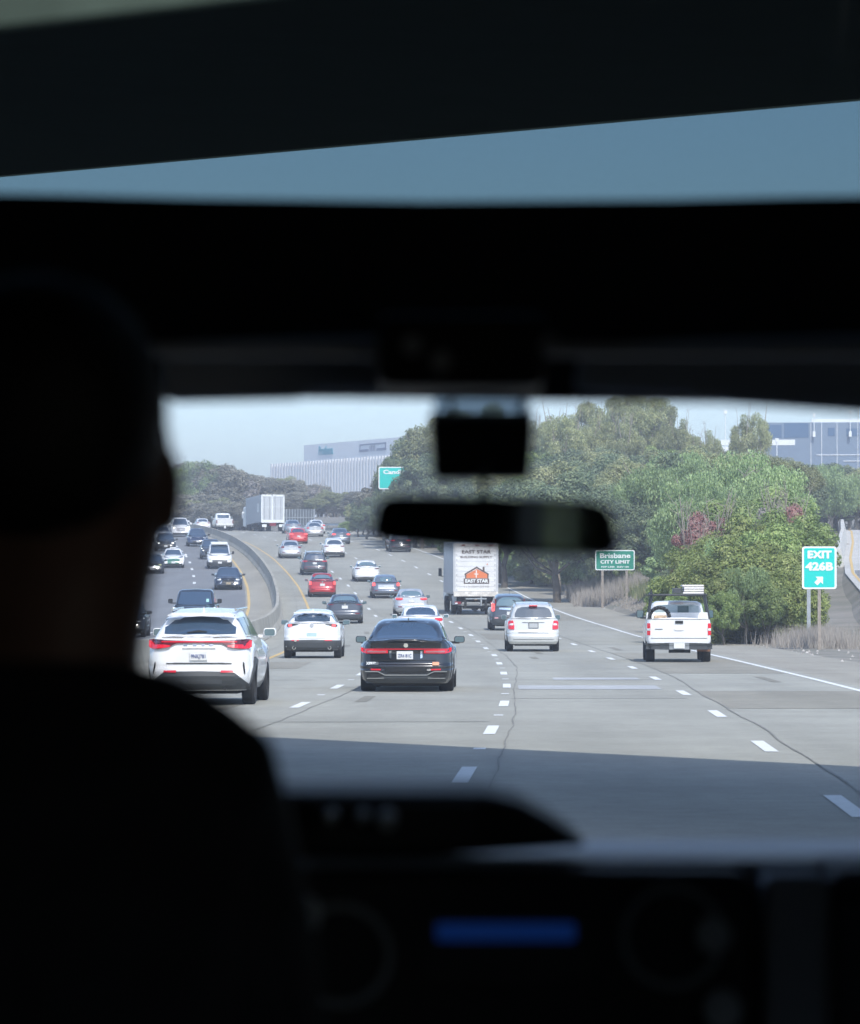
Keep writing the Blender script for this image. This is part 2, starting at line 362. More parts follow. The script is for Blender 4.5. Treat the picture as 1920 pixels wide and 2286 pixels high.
# ------------------------------------------------------------------ overpass we drive under
def overpass():
    u = Vector((.618, -.786, 0)); nrm = Vector((.786, .618, 0)); P0 = Vector((0, 41.6, 0))
    root = empty('overpass_bridge', (0, 41.6, 0), label='concrete overpass crossing above the motorway, its dark underside filling the top of the view', cat='bridge')
    zf = lambda s: 7.06-.045*s
    def pt(s, q, z): p = P0+u*s+nrm*q; return (p.x, p.y-41.6, z)
    S = list(np.arange(-44, 40.1, 4)); 
    def ext(name, secf):
        V = []; Fc = []; n = len(secf(0))
        for i, s in enumerate(S):
            V += [pt(float(s), q, zf(s)+z) for q, z in secf(s)]
            if i:
                for a in range(n): b = (a+1) % n; Fc.append(((i-1)*n+a, (i-1)*n+b, i*n+b, i*n+a))
        Fc += [tuple(range(n)), tuple((len(S)-1)*n+j for j in range(n-1, -1, -1))]
        return mobj(name, V, Fc, BRIDGEC if name == 'fascia' else mat('soffit_shade_black', (.009, .010, .010), .9, spec=.1, noise=.3, nscale=1.5), root)  # deck and soffit near-black: the underside's shade is put into the colour
    W = 10.6
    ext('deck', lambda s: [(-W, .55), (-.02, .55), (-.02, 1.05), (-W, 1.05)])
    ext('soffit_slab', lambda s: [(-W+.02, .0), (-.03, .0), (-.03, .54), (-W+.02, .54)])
    ext('fascia', lambda s: [(-.02, -.0), (.12, -.0), (.12, 1.9), (-.02, 1.9)])
    ext('fascia', lambda s: [(-W-.14, -.0), (-W, -.0), (-W, 1.9), (-W-.14, 1.9)])
    for s in (-31, 21):
        mb = MB(); c = P0+u*s+nrm*(-W/2)
        mb.tube((c.x, c.y-41.6, -.1), (c.x, c.y-41.6, zf(s)+.05), .75, .75, 20); mb.obj('column', BRIDGEC, root)
        mb = MB(); a = P0+u*s+nrm*(-W+.4); b = P0+u*s+nrm*(-.4); 
        M = T((c.x, c.y-41.6, zf(s)-.45)) @ Matrix.Rotation(math.atan2(nrm.y, nrm.x), 4, 'Z')
        mb.box(-W/2+.3, W/2-.3, -.7, .7, -.5, .5, M); mb.obj('pier_cap', BRIDGEC, root)
overpass()

# ------------------------------------------------------------------ exit ramp on the right
RAMPM = asphalt('ramp_concrete', (.44, .435, .41), (.52, .51, .48))
Rd = list(range(100, 331, 5))
rmp = sheet('exit_ramp', lambda X, D: ramp(D)[1], lambda D: [ramp(D)[0]+q for q in (-2.4, -1, 1, 2.6)], [float(d) for d in Rd], RAMPM, kind='structure')
sheet('edge_line', lambda X, D: ramp(D)[1]+.01, lambda D: [ramp(D)[0]-2.05, ramp(D)[0]-1.9], [float(d) for d in range(100, 331, 5)], LINEY, rmp)
RAMPD = asphalt('ramp_asphalt', (.19, .195, .2), (.23, .235, .24))
sheet('ramp_lane', lambda X, D: ramp(D)[1]+.005, lambda D: [ramp(D)[0]-1.85, ramp(D)[0]+2.6], [float(d) for d in range(140, 206, 5)], RAMPD, rmp)
sheet('ramp_embankment', lambda X, D: ramp(D)[1]-.05-max(0, (ramp(D)[0]-2.35-X))*.75, lambda D: [ramp(D)[0]-6.5, ramp(D)[0]-4, ramp(D)[0]-2.35], [float(d) for d in range(100, 331, 5)], DIRT, kind='structure')
pr = empty('ramp_parapet', (ramp(215)[0]-2.6, 215, ramp(215)[1]), label='pale concrete parapet wall of the rising exit ramp at the right edge', cat='wall')
V = []; Fc = []
for i, d in enumerate(range(215, 331, 5)):
    x, z = ramp(d); sec = [(-2.85, -1.2), (-2.85, .95), (-2.6, .95), (-2.4, .02), (-2.4, -1.2)]
    V += [rel(pr, (x+a, d, z+b)) for a, b in sec]
    if i:
        for a in range(4): Fc.append((5*i-5+a, 5*i-5+a+1, 5*i+a+1, 5*i+a))
mobj('parapet', V, Fc+[(4, 3, 2, 1, 0)], mat('pale_parapet_concrete', (.55, .54, .50), .9, noise=.1, nscale=.5), pr)

# ------------------------------------------------------------------ vehicles
def tab(t, x): return float(np.interp(x, [a for a, b in t], [b for a, b in t]))
WHEELS = {}
def wheel_mesh(r, wd):
    key = (round(r, 3), round(wd, 3))
    if key in WHEELS: return WHEELS[key]
    n = 28; prof = [(r*.62, -wd/2+.02), (r*.66, -wd/2), (r*.94, -wd/2), (r, -wd/2+.035), (r, wd/2-.035), (r*.94, wd/2), (r*.66, wd/2), (r*.62, wd/2-.02)]
    V = []; Fc = []
    for i in range(n):
        a = 2*math.pi*i/n
        for rr, x in prof: V.append((x, rr*math.cos(a), rr*math.sin(a)))
    k = len(prof)
    for i in range(n):
        for j in range(k): Fc.append((i*k+j, i*k+(j+1) % k, ((i+1) % n)*k+(j+1) % k, ((i+1) % n)*k+j))
    me = bpy.data.meshes.new('tyre'); me.from_pydata(V, [], Fc); me.materials.append(TYRE)
    V = []; Fc = []
    for x in (-wd*.32, wd*.32):
        b = len(V)
        for i in range(20):
            a = 2*math.pi*i/20; rr = r*(.63 if i % 4 < 2 else .60); V.append((x, rr*math.cos(a), rr*math.sin(a)))
        Fc.append(tuple(range(b, b+20)))
    for i in range(20): Fc.append((i, (i+1) % 20, 20+(i+1) % 20, 20+i))
    m2 = bpy.data.meshes.new('rim'); m2.from_pydata(V, [], Fc); m2.materials.append(RIM)
    WHEELS[key] = (me, m2); return WHEELS[key]
def add_wheel(parent, x, y, r, wd, rim=True):
    a, b = wheel_mesh(r, wd); wo = bpy.data.objects.new('wheel', a); link(wo, parent); wo.location = (x, y, r)
    if rim: ro = bpy.data.objects.new('rim', b); link(ro, wo)

class Car:
    """rear at y=0, front at y=L, x across, z up"""
    def __init__(s, name, X, D, yaw, flip, label, cat, group, L=4.6, W=1.82, H=1.5, zlo=.21, r=.34, ro=.95, wb=2.75, tw=.22, paintm=WHITE,
                 hi=None, wt=None, rt=None, ft=None, cab=None, roof_w=.62, belt_w=.84, rcn=.22, z=None, bow=.10, lower=None, detail=2):
        s.L, s.W, s.H, s.zlo, s.r = L, W, H, zlo, r; s.ro, s.wb = ro, wb
        s.hi = hi; s.rcn = rcn; s.bow = bow; s.cab = cab; s.paint = paintm
        s.wt = wt or [(0, .90), (.12, .97), (.45, 1.0), (.75, .985), (.93, .94), (1, .88)]
        s.rt = rt or [(0, .12), (.1, .03), (.3, 0), (.48, .02), (.55, .06), (1, .12)]
        s.ft = ft or [(0, .12), (.1, .03), (.4, 0), (.7, .08), (1, .35)]
        hd = yaw; zz = rz(D) if z is None else z
        s.root = empty(name, (X, D, zz), -hd+(math.pi if flip else 0), label=label, cat=cat, group=group)
        pit = math.atan2(rz(D+6)-rz(D), 6)
        s.root.rotation_euler = (pit if not flip else -pit, 0, s.root.rotation_euler.z)
        if flip:       # anchor given at the front face, nearest to us
            s.root.location = Vector((X, D, zz))-Matrix.Rotation(s.root.rotation_euler.z, 3, 'Z') @ Vector((0, L, -L*math.sin(pit)))
        s.wfac = lambda y: 1-.05*abs((y-L*.5)/(L*.5))**4
        s.body(); s.cabin(roof_w, belt_w)
        for y in (ro, ro+wb):
            for sx in (-1, 1): add_wheel(s.root, sx*(W/2-tw/2-.015), y, r, tw)
        MB().box(-W/2+.28, W/2-.28, .35, L-.35, zlo-.06, zlo+.2).obj('underbody', UNDER, s.root)
    def y_end(s, x, t, front):
        w = s.W/2*tab(s.wt, t)*.95; ax = min(abs(x), w-.001); off = tab(s.ft if front else s.rt, t); rcn = s.rcn
        y = off+s.bow*(ax/w)**2
        if ax > w-rcn: y += rcn*(1-math.sqrt(max(0, 1-((ax-(w-rcn))/rcn)**2)))
        return y
    def body(s):
        L, W = s.L, s.W; ts = sorted(set([0, .04, .1, .2, .33, .46, .5, .56, .68, .8, .9, .96, 1.0]+[q for tb in (s.wt, s.rt, s.ft) for q, _ in tb]+[q+.03 for q, _ in s.rt if q < .95]))
        V = []; loops = []
        for t in ts:
            w = W/2*tab(s.wt, t); we = w*.95; half = []
            xr = [0, .12, .25, .38, .5, .62, .74]; xr = [q*we for q in xr]+[we-s.rcn*(1-math.sin(R(a))) for a in (15, 28, 40, 50, 59, 67, 74, 80, 85, 90)]
            xr = sorted(set(xr))
            for x in xr: half.append((x, s.y_end(x, t, False), 0))
            y0 = half[-1][1]; y1 = L-s.y_end(we, t, True)
            ysl = sorted(set([y0+(y1-y0)*i/14 for i in range(1, 14)]+[s.ro+q for q in (-.44, -.38, -.28, -.14, 0, .14, .28, .38, .44)]+[s.ro+s.wb+q for q in (-.44, -.38, -.28, -.14, 0, .14, .28, .38, .44)]))
            ysl = [y for y in ysl if y0+.02 < y < y1-.02]
            if t == 0: s.nys = len(ysl)
            # keep a constant count
            while len(ysl) < 28: ysl.append((ysl[-1]+y1)/2)
            ysl = ysl[:28]
            for y in ysl: half.append((w*s.wfac(y), y, 1))
            for x in reversed(xr): half.append((x, L-s.y_end(x, t, True), 0))
            lo_l = []
            for x, y, side in half:
                lo = s.zlo
                for yw in (s.ro, s.ro+s.wb):
                    ra = s.r+.06
                    if abs(y-yw) < ra and side: lo = max(lo, s.r+math.sqrt(ra*ra-(y-yw)**2)*.98)
                hi = tab(s.hi, y); lo_l.append((x, y, lo+t*(hi-lo)))
            loops.append(lo_l)
        n = len(loops[0])
        for lp in loops:
            for x, y, z in lp: V.append((x, y, z))
            for x, y, z in lp: V.append((-x, y, z))
        Fc = []
        for a in range(len(ts)-1):
            for j in range(n-1):
                p = a*2*n+j; q = p+2*n; Fc.append((p, p+1, q+1, q)); p += n; q += n; Fc.append((p+1, p, q, q+1))
        b = (len(ts)-1)*2*n                     # top cap with crown
        nc = 5; cap = []
        for j in range(n):
            x, y, z = loops[-1][j]; row = [b+j]
            for c in range(1, nc):
                f = 1-2*c/nc; V.append((x*f, y, z+.05*(1-f*f)*min(1, x/.3))); row.append(len(V)-1)
            row.append(b+n+j); cap.append(row)
        for j in range(n-1):
            for c in range(nc): Fc.append((cap[j][c], cap[j][c+1], cap[j+1][c+1], cap[j+1][c]))
        s.mobj('body', V, Fc, s.paint, smooth=True)
    def mobj(s, name, V, Fc, m, smooth=False, parent=None):
        return mobj(name, V, Fc, m, parent or s.root, smooth)
    def cabin(s, rw, bw):
        c = s.cab; W = s.W; s.rw = rw*W/2; s.bwd = bw*W/2
        ts = [0, .15, .35, .6, .8, .9, .955, .985, 1.0]; s.cts = ts
        V = []; n = None
        for t in ts:
            lp = s.cab_loop(t)
            n = len(lp); V += lp
        Fc = []
        for a in range(len(ts)-1):
            for j in range(n): Fc.append((a*n+j, a*n+(j+1) % n, (a+1)*n+(j+1) % n, (a+1)*n+j))
        b = (len(ts)-1)*n; h = n//2; nc = 4; rows = []
        for j in range(h):                     # left/right pairs: j and n-1-j
            p = V[b+j]; q = V[b+n-1-j]; row = [b+j]
            for k in range(1, nc):
                f = k/nc; V.append((p[0]*(1-f)+q[0]*f, p[1]*(1-f)+q[1]*f, p[2]*(1-f)+q[2]*f+.02*math.sin(math.pi*f))); row.append(len(V)-1)
            row.append(b+n-1-j); rows.append(row)
        for j in range(h-1):
            for k in range(nc): Fc.append((rows[j][k], rows[j+1][k], rows[j+1][k+1], rows[j][k+1]))
        s.mobj('cabin_roof', V, Fc, s.paint, smooth=True)
    def cab_w(s, t):
        w = s.bwd+(s.rw-s.bwd)*min(t, 1)**1.15
        if t > .85: w -= .11*((t-.85)/.15)**2
        return w
    def cab_ends(s, t):
        c = s.cab; tt = t
        y0 = c['y0']+(c['y1']-c['y0'])*tt**c.get('p', 1.15); y1 = c['y3']+(c['y2']-c['y3'])*tt**1.1
        if t > .85: k = .14*((t-.85)/.15)**2; y0 += k; y1 -= k
        return y0, y1
    def cab_z(s, y, t):
        c = s.cab; yb = min(max(y, .05), s.L-.05); zb = tab(s.hi, yb)-.04
        mid = (c['y1']+c['y2'])/2; hl = (c['y2']-c['y1'])/2+.2
        zr = s.H-c.get('arc', .07)*((y-mid-c.get('sk', .2))/hl)**2
        return zb+t*(max(zr, zb+.1)-zb)
    def cab_loop(s, t):
        w = s.cab_w(t); y0, y1 = s.cab_ends(t); r = .16; P = []
        half = [(0.0, y0), (w*.35, y0+.015), (w*.7, y0+.05)]
        for a in (0, 30, 60, 90): half.append((w-r+r*math.sin(R(a)), y0+.06+r*(1-math.cos(R(a)))))
        for f in (.2, .4, .6, .8): half.append((w, (y0+.06+r)*(1-f)+(y1-.1-r)*f))
        for a in (90, 60, 30, 0): half.append((w-r+r*math.sin(R(a)), y1-.1-r*(1-math.cos(R(a)))))
        half += [(w*.7, y1-.08), (w*.35, y1-.02), (0.0001, y1)]
        right = [(x+.0001, y) for x, y in half]; left = [(-x-.0001, y) for x, y in reversed(half)]
        return [(x, y, s.cab_z(y, t)) for x, y in right+left]
    # surfaces the trim is laid on ---------------------------------------------------
    def s_end(s, front, off):
        def g(x, z):
            t = (z-s.zlo)/(tab(s.hi, .1 if not front else s.L-.25)-s.zlo); t = max(0, min(1, t))
            y = s.y_end(x, t, front)-off-.008; return (x, s.L-y if front else y, z)
        return g
    def s_glass(s, front, off):
        def g(x, z):
            y = s.cab['y0'] if not front else s.cab['y3']; t = .5
            for _ in range(8):
                zb = s.cab_z(y, 0); zt = s.cab_z(y, 1); t = max(0, min(1, (z-zb)/max(.05, zt-zb)))
                y0, y1 = s.cab_ends(t); w = s.cab_w(t); q = min(1, abs(x)/w)
                bend = .015*min(1, q/.35) if q < .35 else .015+.045*(q-.35)/.35
                y = (y0+bend) if not front else (y1-bend)
            return (x, y-off if not front else y+off, z+off*.5)
        return g
    def s_side(s, sx, off):
        def g(y, z):
            zb = s.cab_z(y, 0); zt = s.cab_z(y, 1); t = max(0, min(1, (z-zb)/max(.05, zt-zb)))
            return (sx*(s.cab_w(t)+off), y, z)
        return g
    def s_body(s, sx, off):
        def g(y, z):
            lo = s.zlo; hi = tab(s.hi, y); t = max(0, min(1, (z-lo)/(hi-lo)))
            return (sx*(s.W/2*tab(s.wt, t)*s.wfac(y)+off), y, z)
        return g
    def strip(s, name, cols, g, m, rows=4, depth=.03, axis=1, sgn=1, parent=None, mirror=False, **k):
        """cols: (u, z0, z1); filled between, laid on surface g, with a rim going back into the body"""
        if mirror: cols = [(-u, a, b) for u, a, b in reversed(cols)]
        dense = []
        for i, (u, a, b) in enumerate(cols):
            dense.append((u, a, b))
            if i < len(cols)-1:
                u2, a2, b2 = cols[i+1]; m_ = max(1, int(abs(u2-u)/.05))
                for q in range(1, m_): f = q/m_; dense.append((u+(u2-u)*f, a+(a2-a)*f, b+(b2-b)*f))
        V = []; Fc = []; r = rows+1; n = len(dense)
        for u, a, b in dense:
            for j in range(r): V.append(g(u, a+(b-a)*j/rows))
        for i in range(n-1):
            for j in range(rows): p = i*r+j; Fc.append((p, p+r, p+r+1, p+1))
        ring = [i*r for i in range(n)]+[(n-1)*r+j for j in range(1, r)]+[i*r+rows for i in range(n-2, -1, -1)]+[j for j in range(rows-1, 0, -1)]
        b0 = len(V)
        for i in ring:
            p = list(V[i]); p[axis] += depth*sgn; V.append(tuple(p))
        for i in range(len(ring)): j = (i+1) % len(ring); Fc.append((ring[i], b0+i, b0+j, ring[j]))
        return tag(mobj(name, V, Fc, m, parent or s.root, False), **k)
    def rear(s, name, cols, m, off=.012, both=False, **k):
        a = s.strip(name, cols, s.s_end(False, off), m, sgn=1, **k)
        if both: s.strip(name, cols, s.s_end(False, off), m, sgn=1, mirror=True, **k)
        return a
    def front(s, name, cols, m, off=.012, both=False, **k):
        a = s.strip(name, cols, s.s_end(True, off), m, sgn=-1, **k)
        if both: s.strip(name, cols, s.s_end(True, off), m, sgn=-1, mirror=True, **k)
        return a
    def windows(s, rg, fg=None, sg=None, m=CARGLASS, defog=False):
        s.strip('rear_window', rg, s.s_glass(False, .014), m, rows=4, sgn=1)
        if fg: s.strip('windscreen', fg, s.s_glass(True, .014), CARGLASS, rows=4, sgn=-1)
        if sg:
            for sx in (-1, 1):
                for part in sg: s.strip('side_window', part, s.s_side(sx, .012), CARGLASS, rows=2, axis=0, sgn=-sx)
    def autoglass(s, zr0, zr1, m=CARGLASS, pill=.13):
        """rear glass, windscreen and two door windows per side from the cabin shape"""
        def wat(z, y):
            zb = s.cab_z(y, 0); zt = s.cab_z(y, 1); return s.cab_w(max(0, min(1, (z-zb)/(zt-zb))))
        c = s.cab; wb_, wt_ = wat(zr0, c['y0']+.1)-pill, wat(zr1, c['y1'])-pill+.03
        s.windows([(-wb_, zr0+.005, zr0+.12), (-(wb_*.78+wt_*.22), zr0, zr0+(zr1-zr0)*.5), (-(wb_*.35+wt_*.65), zr0, zr0+(zr1-zr0)*.80), (-wt_, zr0, zr1-.05), (-wt_*.8, zr0, zr1-.01), (0, zr0-.01, zr1+.01), (wt_*.8, zr0, zr1-.01), (wt_, zr0, zr1-.05), ((wb_*.35+wt_*.65), zr0, zr0+(zr1-zr0)*.80), ((wb_*.78+wt_*.22), zr0, zr0+(zr1-zr0)*.5), (wb_, zr0+.005, zr0+.12)],
                  s.fgcols(), s.sgcols(), m)
    def fgcols(s):
        c = s.cab; z0 = tab(s.hi, c['y3']-.1)+.03; z1 = s.H-.10; a = s.bwd-.10; b = s.rw-.08
        return [(-a, z0, z0+.04), (-b, z0, z1-.02), (0, z0, z1), (b, z0, z1-.02), (a, z0, z0+.04)]
    def sgcols(s):
        c = s.cab; out = []; zt = s.H-.14; ym = (c['y1']+c['y2'])/2
        zb = lambda y: tab(s.hi, y)+.03
        ya, yb = c['y0']+.45, c['y3']-.42
        ya2, yb2 = max(c['y1']+.1, ya+.05), min(c['y2']-.05, yb-.05)
        out.append([(ya, zb(ya), zb(ya)+.03), (ya2, zb(ya2), zt-.03), (ym-.05, zb(ym), zt)])
        out.append([(ym+.05, zb(ym), zt), (yb2, zb(yb2), zt-.03), (yb, zb(yb), zb(yb)+.03)])
        return out
    def mirrors(s, y, z, wd=.22, ht=.15, m=None, stick=.10, glass=True, back=False):
        for sx in (-1, 1):
            x0 = s.W/2*.93; cx = x0+stick*.6+wd/2
            mm = MB(); mm.prism(rrect(sx*cx-wd/2, sx*cx+wd/2, z-ht/2, z+ht/2, .045), y-.07, y+.09)
            ho = mm.obj('door_mirror', m or s.paint, s.root, bevel=.012)
            MB().box(min(sx*(x0-.12), sx*(cx)), max(sx*(x0-.12), sx*cx), y-.0, y+.05, z-ht/2-.02, z-ht/2+.03).obj('mirror_arm', m or s.paint, ho)
            if glass: MB().prism(rrect(sx*cx-wd/2+.015, sx*cx+wd/2-.015, z-ht/2+.015, z+ht/2-.015, .035), y-.078, y-.068).obj('mirror_glass', MIRG, ho)
    def plate(s, z, txt=None, front=False, wd=.305, ht=.155, x=0, m=PLATE, off=.02, frame=False):
        g = s.s_end(front, off); y = g(x+wd/2, z)[1]; sy = -1 if not front else 1
        mb = MB(); mb.box(x-wd/2, x+wd/2, min(y, y+sy*.02), max(y, y+sy*.02), z-ht/2, z+ht/2)
        o = mb.obj('licence_plate', m, s.root)
        if frame: MB().box(x-wd/2-.02, x+wd/2+.02, y-sy*.01-.006, y-sy*.01+.006, z-ht/2-.02, z+ht/2+.02).obj('plate_frame', BLACKPL, o)
        if txt: text(txt, .095, T((x, y+sy*.026, z-.012)), PLATEB, o, width=wd*.82)
        return o
    def slab(s, name, x0, x1, z0, z1, m, off=.02, front=False, parent=None, th=.02, rows=2, both=False):
        cols = [(x0, z0, z1), (x1, z0, z1)]
        return (s.front if front else s.rear)(name, cols, m, off=off, both=both, depth=th, parent=parent)

G_OUR = 'vehicles driving ahead of us on the right carriageway'; G_ON = 'vehicles coming towards us beyond the median barrier'
def place(x, y, dmax=425):
    X, D = on_road(x, y, dmax); return X, D, heading(D)

def sedan(x, y, label, pm, W=1.85, H=1.45, L=4.75, flip=False, pos=None, name='sedan', dyaw=0, zr=(1.02, 1.36), deck=1.02, glass=CARGLASS, fast=False, **k):
    X, D, hd = pos if pos else place(x, y)
    hi = [(0, deck-.02), (.15, deck), (.6, deck+.02), (1.1, deck), (L-1.5, .97), (L-.9, .90), (L-.35, .78), (L-.05, .68), (L, .66)]
    cab = dict(y0=.42 if not fast else .28, y1=1.45 if not fast else 1.7, y2=L-2.35, y3=L-1.35, p=1.05, arc=.08)
    c = Car(name, X, D, hd+dyaw, flip, label, 'car', G_ON if flip else G_OUR, L=L, W=W, H=H, hi=hi, cab=cab, paintm=pm, wb=L*.59, ro=L*.215, r=.335, roof_w=.64, belt_w=.86, **k)
    c.autoglass(deck+.03, H-.09, glass)
    return c
def suv(x, y, label, pm, W=1.88, H=1.66, L=4.65, flip=False, pos=None, name='suv', dyaw=0, zr=(1.10, 1.50), belt=1.08, glass=CARGLASS, rake=.32, roof_w=.66, **k):
    X, D, hd = pos if pos else place(x, y)
    hi = [(0, belt), (.5, belt+.02), (1.5, belt), (L-1.5, belt-.02), (L-1.0, belt-.05), (L-.4, belt-.16), (L-.08, belt-.27), (L, belt-.30)]
    cab = dict(y0=.16, y1=.16+rake, y2=L-2.25, y3=L-1.3, p=1.1, arc=.09, sk=.5)
    c = Car(name, X, D, hd+dyaw, flip, label, 'car', G_ON if flip else G_OUR, L=L, W=W, H=H, hi=hi, cab=cab, paintm=pm, wb=L*.585, ro=L*.205, r=.36, zlo=.26, roof_w=roof_w, belt_w=.86, **k)
    c.autoglass(zr[0], zr[1], glass)
    return c
def fin(c, y=None, m=None):
    z = c.H-.02; y = y or c.cab['y1']+.28
    MB().add([(-.02, y, z-.03), (.02, y, z-.03), (.02, y+.2, z-.03), (-.02, y+.2, z-.03), (0, y+.02, z+.06)], [(0, 1, 4), (1, 2, 4), (2, 3, 4), (3, 0, 4), (0, 3, 2, 1)]).obj('antenna_fin', m or BLACKPL, c.root)
def pipes(c, xs, z, r=.04, m=CHROME, y=None):
    for x in xs:
        yy = c.s_end(False, 0)(x, max(z, c.zlo+.02))[1]
        mb = MB(); mb.tube((x, yy-.035, z), (x, yy+.3, z), r, r, 14); o = mb.obj('exhaust_pipe', m, c.root)
        MB().tube((x, yy-.038, z), (x, yy-.02, z), r*.72, r*.72, 12).obj('pipe_opening', UNDER, o)
def badge(c, z, r=.045, m=CHROME, front=False, x=0):
    g = c.s_end(front, .018); y = g(x, z)[1]; MB().tube((x, y-.006, z), (x, y+.006, z), r, r, 16).obj('badge', m, c.root)

# --- white compact SUV with a full width light bar (nearest left) --------------
X0, D0 = on_road(443, 1575); 
c = suv(0, 0, 'white crossover with full width red light bar, nearest car, half behind the driver', WHITE, W=1.865, H=1.68, L=4.66, pos=(X0, D0, heading(D0)+R(.4)),
        belt=1.18, zr=(1.235, 1.535), rake=.42, wt=[(0, .87), (.14, .95), (.42, 1.0), (.66, .985), (.82, .93), (1, .87)], rt=[(0, .16), (.10, .06), (.25, 0), (.35, .02), (.45, .09), (.8, .10), (1, .16)], roof_w=.63)
c.rear('lower_cladding', [(-.87, .27, .36), (-.74, .27, .48), (-.60, .27, .59), (0, .27, .60), (.60, .27, .59), (.74, .27, .48), (.87, .27, .36)], CLAD, off=.015)
c.rear('skid_plate', [(-.40, .38, .45), (.40, .38, .45)], mat('satin_grey', (.10, .105, .11), .4, metal=.3), off=.03)
c.rear('reflector', [(.39, .575, .615), (.61, .58, .61)], REDL, off=.03, both=True)
c.rear('bumper_vent', [(.765, .66, .76), (.785, .58, .74), (.805, .54, .60)], BLACKPL, off=.014, both=True)
c.rear('tailgate_seam', [(-.57, .722, .738), (.57, .722, .738)], BLACKPL, off=.006)
c.rear('tail_lamp', [(-.90, 1.02, 1.14), (-.84, .98, 1.155), (-.70, .985, 1.14), (-.55, 1.01, 1.135), (-.40, 1.08, 1.13), (0, 1.092, 1.12), (.40, 1.08, 1.13), (.55, 1.01, 1.135), (.70, .985, 1.14), (.84, .98, 1.155), (.90, 1.02, 1.14)], mat('deep_red_glass', (.10, .006, .012), .15, coat=1), off=.035)
c.rear('lamp_light', [(.50, 1.02, 1.045), (.62, 1.00, 1.06), (.80, .985, 1.06), (.86, .99, 1.13), (.90, 1.03, 1.13)], REDL, off=.045, both=True)
c.rear('light_strip', [(-.66, 1.098, 1.118), (.66, 1.098, 1.118)], REDL, off=.045)
c.rear('lettering', [(-.27, 1.045, 1.06), (-.2, 1.045, 1.06)], CHROME, off=.014)
c.rear('lettering', [(-.1, 1.045, 1.06), (-.04, 1.045, 1.06)], CHROME, off=.014)
c.rear('lettering', [(.05, 1.045, 1.06), (.1, 1.045, 1.06)], CHROME, off=.014)
c.rear('lettering', [(.18, 1.045, 1.06), (.25, 1.045, 1.06)], CHROME, off=.014)
c.rear('plate_recess', [(-.45, .745, .76), (-.29, .745, .98), (.29, .745, .98), (.45, .745, .76)], mat('recess_white', (.74, .74, .73), .5), off=.006)
c.rear('recess_edge', [(-.29, .98, .99), (.29, .98, .99)], BLACKPL, off=.012)
c.plate(.865, '9NKJ781')
c.mirrors(3.0, 1.25, .22, .15, stick=.05); pipes(c, (.45,), .30, .035, BLACKPL)
c.strip('spoiler', [(-.58, 1.55, 1.57), (-.5, 1.56, 1.61), (.5, 1.56, 1.61), (.58, 1.55, 1.57)], lambda x, z: (x, .40-(.0 if abs(x) > .55 else .03), z), WHITE, depth=.25)
for sx in (-1, 1):
    MB().tube((sx*.56, 1.0, 1.66), (sx*.58, 3.0, 1.69), .022).obj('roof_rail', CHROME, c.root)
c.strip('wiper', [(-.22, 1.25, 1.26), (-.02, 1.26, 1.295), (.12, 1.26, 1.275)], c.s_glass(False, .03), BLACKPL); fin(c, 1.0, WHITE)
for sx in (-1, 1):
    c.strip('chrome_window_trim', [(.75, 1.20, 1.22), (3.0, 1.19, 1.21)], c.s_side(sx, .02), CHROME, axis=0, sgn=-sx)
    c.strip('arch_cladding', [(.45, .32, .45), (.55, .40, .78), (.95, .74, .84), (1.35, .40, .78), (1.42, .30, .45)], c.s_body(sx, .012), CLAD, axis=0, sgn=-sx, rows=1)
    MB().tube((sx*.90, 2.0, .96), (sx*.925, 2.2, .97), .02).obj('door_handle', CHROME, c.root)

# --- black luxury sedan (centre) ----------------------------------------------
X0, D0 = on_road(906, 1545)
c = sedan(0, 0, 'shiny black saloon with slim red light bar and two stickers on its bumper', BLACK, W=1.90, H=1.45, L=5.2, zlo=.17, tw=.29, pos=(X0, D0, heading(D0)), deck=1.02,
          wt=[(0, .88), (.1, .955), (.35, 1.0), (.7, .99), (.9, .93), (1, .84)], rt=[(0, .10), (.12, .02), (.3, 0), (.42, 0), (.47, .05), (.72, .08), (.9, .07), (.97, .03), (1, .05)])
c.rear('tail_lamp', [(.36, .775, .835), (.55, .77, .84), (.80, .77, .85), (.87, .79, .885), (.91, .82, .89)], REDL, off=.02, both=True)
c.rear('lamp_inner', [(.40, .79, .818), (.78, .79, .824)], mat('smoked_pink_lens', (.35, .16, .17), .2, coat=1), off=.028, both=True)
c.rear('light_bar', [(-.84, .848, .864), (.84, .848, .864)], REDL, off=.024)
c.rear('chrome_hook', [(.29, .67, .82), (.33, .68, .82)], CHROME, off=.022, both=True)
c.plate(.735, 'ZR4 81C', wd=.325, ht=.16, x=-.02); badge(c, .93, .045)
c.rear('bumper_insert', [(-.42, .42, .49), (-.36, .40, .51), (.36, .40, .51), (.42, .42, .49)], BLACKPL, off=.014)
c.rear('reflector', [(.50, .435, .462), (.70, .437, .466)], REDL, off=.026, both=True)
c.rear('chrome_line', [(-.82, .40, .418), (-.56, .40, .418), (-.42, .33, .35), (.42, .33, .35), (.56, .40, .418), (.82, .40, .418)], CHROME, off=.03)
c.rear('diffuser', [(-.80, .20, .30), (-.5, .18, .32), (.5, .18, .32), (.80, .20, .30)], CLAD, off=.012)
c.rear('exhaust_opening', [(.48, .31, .34), (.56, .29, .37), (.70, .29, .37), (.78, .31, .35)], UNDER, off=.03, both=True)
c.rear('exhaust_trim', [(.44, .27, .285), (.78, .265, .28)], CHROME, off=.032, both=True)
c.rear('sticker', [(-.78, .54, .60), (-.55, .54, .60)], mat('sticker_grey', (.10, .11, .12), .4), off=.016)
g = c.s_end(False, .03); text('XPRESS', .075, T((-.675, g(-.72, .57)[1]-.0, .57)), SIGNW, c.root, width=.24, bold=.003)
